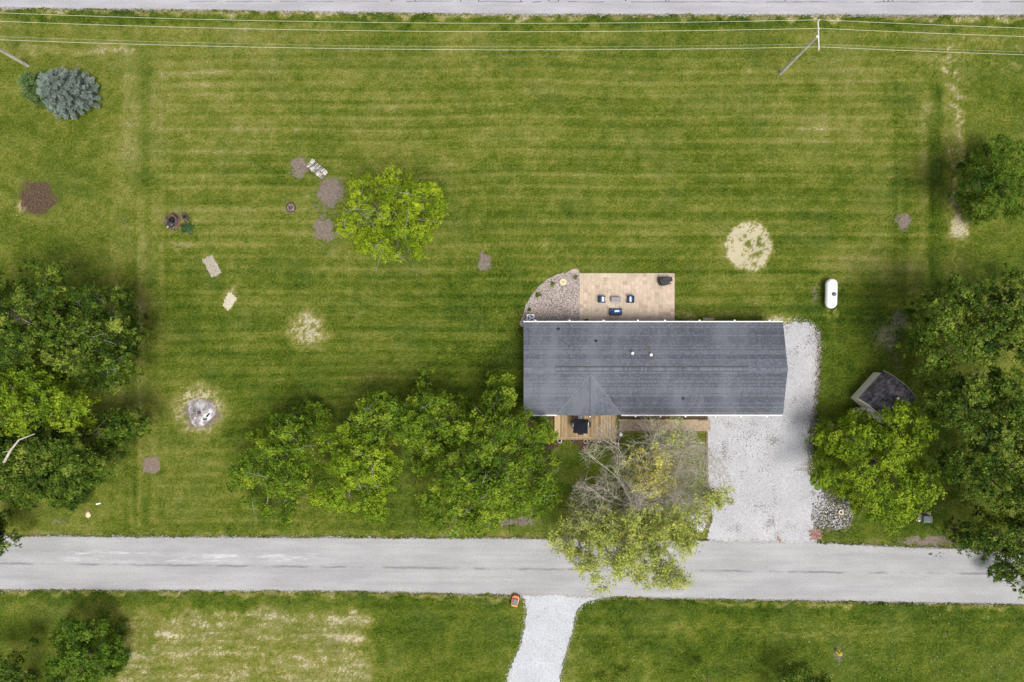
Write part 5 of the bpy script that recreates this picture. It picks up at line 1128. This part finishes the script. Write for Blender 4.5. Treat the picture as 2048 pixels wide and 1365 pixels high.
# rotten stump with plants
def stump(name, label, u_, v_, rad, h_, seed):
    x, y, _ = P(u_, v_); o = thing(name, label, 'stump', (x, y, 0), 0, 'rotten stumps'); q = random.Random(seed); n = 16; vs = []
    prof = [(1.25, 0, 0), (1.0, .4, .05), (.92, 1, .35), (.7, .95, .3), (.6, .45, .1), (.1, .3, 0)]
    jag = [q.uniform(-1, 1) for _ in range(n)]
    for r_, z, jj in prof:
        for j in range(n): a = 2 * math.pi * j / n; vs.append((rad * r_ * (1 + .12 * jag[j]) * math.cos(a), rad * r_ * (1 + .12 * jag[j - 2]) * math.sin(a), h_ * (z + jj * jag[j])))
    mb = MB(); mb.add(vs, [(i * n + j, i * n + (j + 1) % n, (i + 1) * n + (j + 1) % n, (i + 1) * n + j) for i in range(5) for j in range(n)] + [tuple(range(5 * n, 6 * n))]); mb.build('bark_shell', M['rot'], o)
    MB().lathe([(rad * .58, h_ * .48), (rad * .3, h_ * .5), (.01, h_ * .45)], (0, 0, 0), 12).build('hollow', M['char'], o)
    for k in range(4): a = q.uniform(0, 6.28); MB().box((math.cos(a) * rad * 1.2, math.sin(a) * rad * 1.2, .06), (rad * .8, .12, .12), a + q.uniform(-.6, .6)).build('fallen_chunk', M['rot'] if k else M['log'], o)
    return o
stump('rotten_stump', 'dark hollow rotten stump with a black lump on it', 347, 442, .62, .55, 3); stump('rotten_stump', 'smaller dark stump beside the hollow one', 371, 434, .30, .3, 4)
x, y, _ = P(342, 449, .5); o = MB().lathe([(.3, 0), (.36, .12), (.3, .28), (.12, .36), (.02, .37)], (0, 0, 0), 12, 1.05, .85).build('black_lump', M['charcoal']); o.location = (x, y, .42); tag(o, 'rounded black lump sitting on the rotten stump', 'lump')  # unidentified rounded lump resting on the stump
plant('ivy_clump', 'jade green leafy clump growing around the rotten stump', 375, 456, .85, .22, 'leaf_jade', 211, n=520); plant('weed_clump', 'yellow-green weeds at the foot of the rotten stump', 352, 474, .5, .15, 'leaf_mid', 212, n=160)
# orange cart by the lane
x, y, _ = P(1030.5, 1203, .5); o = thing('small_cart', 'small orange cart with a grey cover on the grass by the lane mouth', 'cart', (x, y, 0), -.2)
b = MB(); b.prism([(-.34, -.5), (.34, -.5), (.38, .0), (.36, .42), (.2, .56), (-.2, .56), (-.36, .42), (-.38, .0)], .14, .40, .06); b.build('body', M['orange'], o)
MB().rbox((0, .40, .44), (.56, .28, .12), .05).build('nose', M['orange'], o); MB().rbox((0, -.48, .42), (.62, .14, .14), .04).build('tail', M['amber'], o); MB().rbox((0, -.05, .60), (.48, .60, .06), .02).build('cover', M['bluegrey'], o)
for a in (-1, 1):
    for bb in (-.3, .22): MB().tube([(a * .22, bb, .38), (a * .22, bb, .6)], .02, 5).build('pillar', M['black'], o)
    for bb in (-.36, .33): w_ = MB().tube([(a * .34, bb, .14), (a * .42, bb, .14)], .14, 14).build('wheel', M['black'], o); MB().tube([(a * .41, bb, .14), (a * .43, bb, .14)], .06, 10).build('hub', M['amber'], w_)
MB().box((.30, .15, .5), (.03, .5, .03)).build('side_rail', M['cream'], o)
# hydrant
x, y, _ = P(1675, 1303); o = thing('fire_hydrant', 'squat yellow hydrant in a bare patch across the road', 'hydrant', (x, y, 0)); MB().lathe([(.2, 0), (.2, .05), (.13, .06), (.13, .5), (.19, .51), (.19, .56)], (0, 0, 0), 16).build('barrel', M['yellow'], o); MB().lathe([(.17, .56), (.16, .66), (.1, .74), (.04, .78), (.04, .83), (.01, .83)], (0, 0, 0), 16).build('bonnet', M['yellow'], o, True)
for a in (0, 2.1, 4.2): MB().tube([(math.cos(a) * .1, math.sin(a) * .1, .4), (math.cos(a) * .24, math.sin(a) * .24, .4)], .065, 10).build('nozzle_cap', M['yellow'], o)
# utility box
x, y, _ = P(1856, 1039, .8); o = thing('utility_box', 'green-grey utility box under the lime tree near the road', 'utility box', (x, y, 0)); MB().rbox((0, 0, .4), (.82, .62, .8), .03).build('cabinet', M['boxgreen'], o); MB().rbox((0, -.02, .815), (.86, .66, .04), .015).build('lid', plain('box_lid', (.2, .24, .22), .5, .1), o); MB().rbox((-.6, .1, .28), (.36, .5, .55), .02).build('side_box', M['boxgreen'], o); MB().box((.02, .06, .0), (1.5, .9, .06)).build('pad', M['concrete'], o)
x, y, _ = P(1838, 1041, .4); o = thing('standpipe', 'short white capped pipe beside the utility box', 'pipe', (x, y, 0)); MB().tube([(0, 0, 0), (0, 0, .4)], .1, 12).build('pipe', M['potwhite'], o); MB().lathe([(.13, .4), (.14, .45), (.1, .5), (.01, .5)], (0, 0, 0), 14).build('cap', M['potwhite'], o)
# pots in the rock beds, field stone, marker
x, y, _ = P(1682, 1025, .2); o = thing('cream_pot', 'cream ring-shaped pot among the rocks by the drive', 'pot', (x, y, .02)); MB().lathe([(.2, 0), (.27, .14), (.26, .22), (.14, .22), (.12, .08), (.01, .06)], (0, 0, 0), 14).build('pot', M['creamstone'], o); MB().lathe([(.11, .085), (.01, .09)], (0, 0, 0), 10).build('soil', M['rot'], o)
x, y, _ = P(1399, 1046, .2); o = thing('tan_pot', 'small tan pot in the white rocks below the yellowing tree', 'pot', (x, y, .02)); MB().lathe([(.1, 0), (.15, .2), (.16, .24), (.11, .24), (.1, .18), (.01, .18)], (0, 0, 0), 14).build('pot', M['concrete'], o); MB().lathe([(.1, .185), (.01, .19)], (0, 0, 0), 10).build('soil', M['soilpot'], o)
def rock(u_, v_, rad, label, mat, seed):
    q = random.Random(seed); bm = bmesh.new(); bmesh.ops.create_icosphere(bm, subdivisions=2, radius=rad)
    for w_ in bm.verts: k = 1 + q.uniform(-.14, .14); w_.co = Vector((w_.co.x * k * 1.1, w_.co.y * k * 1.5, w_.co.z * k * .55))
    me = bpy.data.meshes.new('field_stone'); bm.to_mesh(me); bm.free(); o = link('field_stone', me, None, M[mat]); x, y, _ = P(u_, v_); o.location = (x, y, rad * .3); tag(o, label, 'stone')
rock(177, 1029, .24, 'pale tan field stone on the verge by the wooded corner', 'creamstone', 1)
x, y, _ = P(196, 1008, .1); o = thing('pipe_end', 'small white pipe end lying in the verge grass', 'pipe', (x, y, 0), .2); MB().tube([(-.2, 0, .07), (.2, 0, .07)], .07, 10).build('pipe', M['white'], o); MB().tube([(.18, 0, .07), (.26, 0, .07)], .09, 10).build('collar', M['white'], o)
print('objects', len(bpy.data.objects), 'tris', sum(len(o.data.polygons) for o in bpy.data.objects if o.type == 'MESH'))
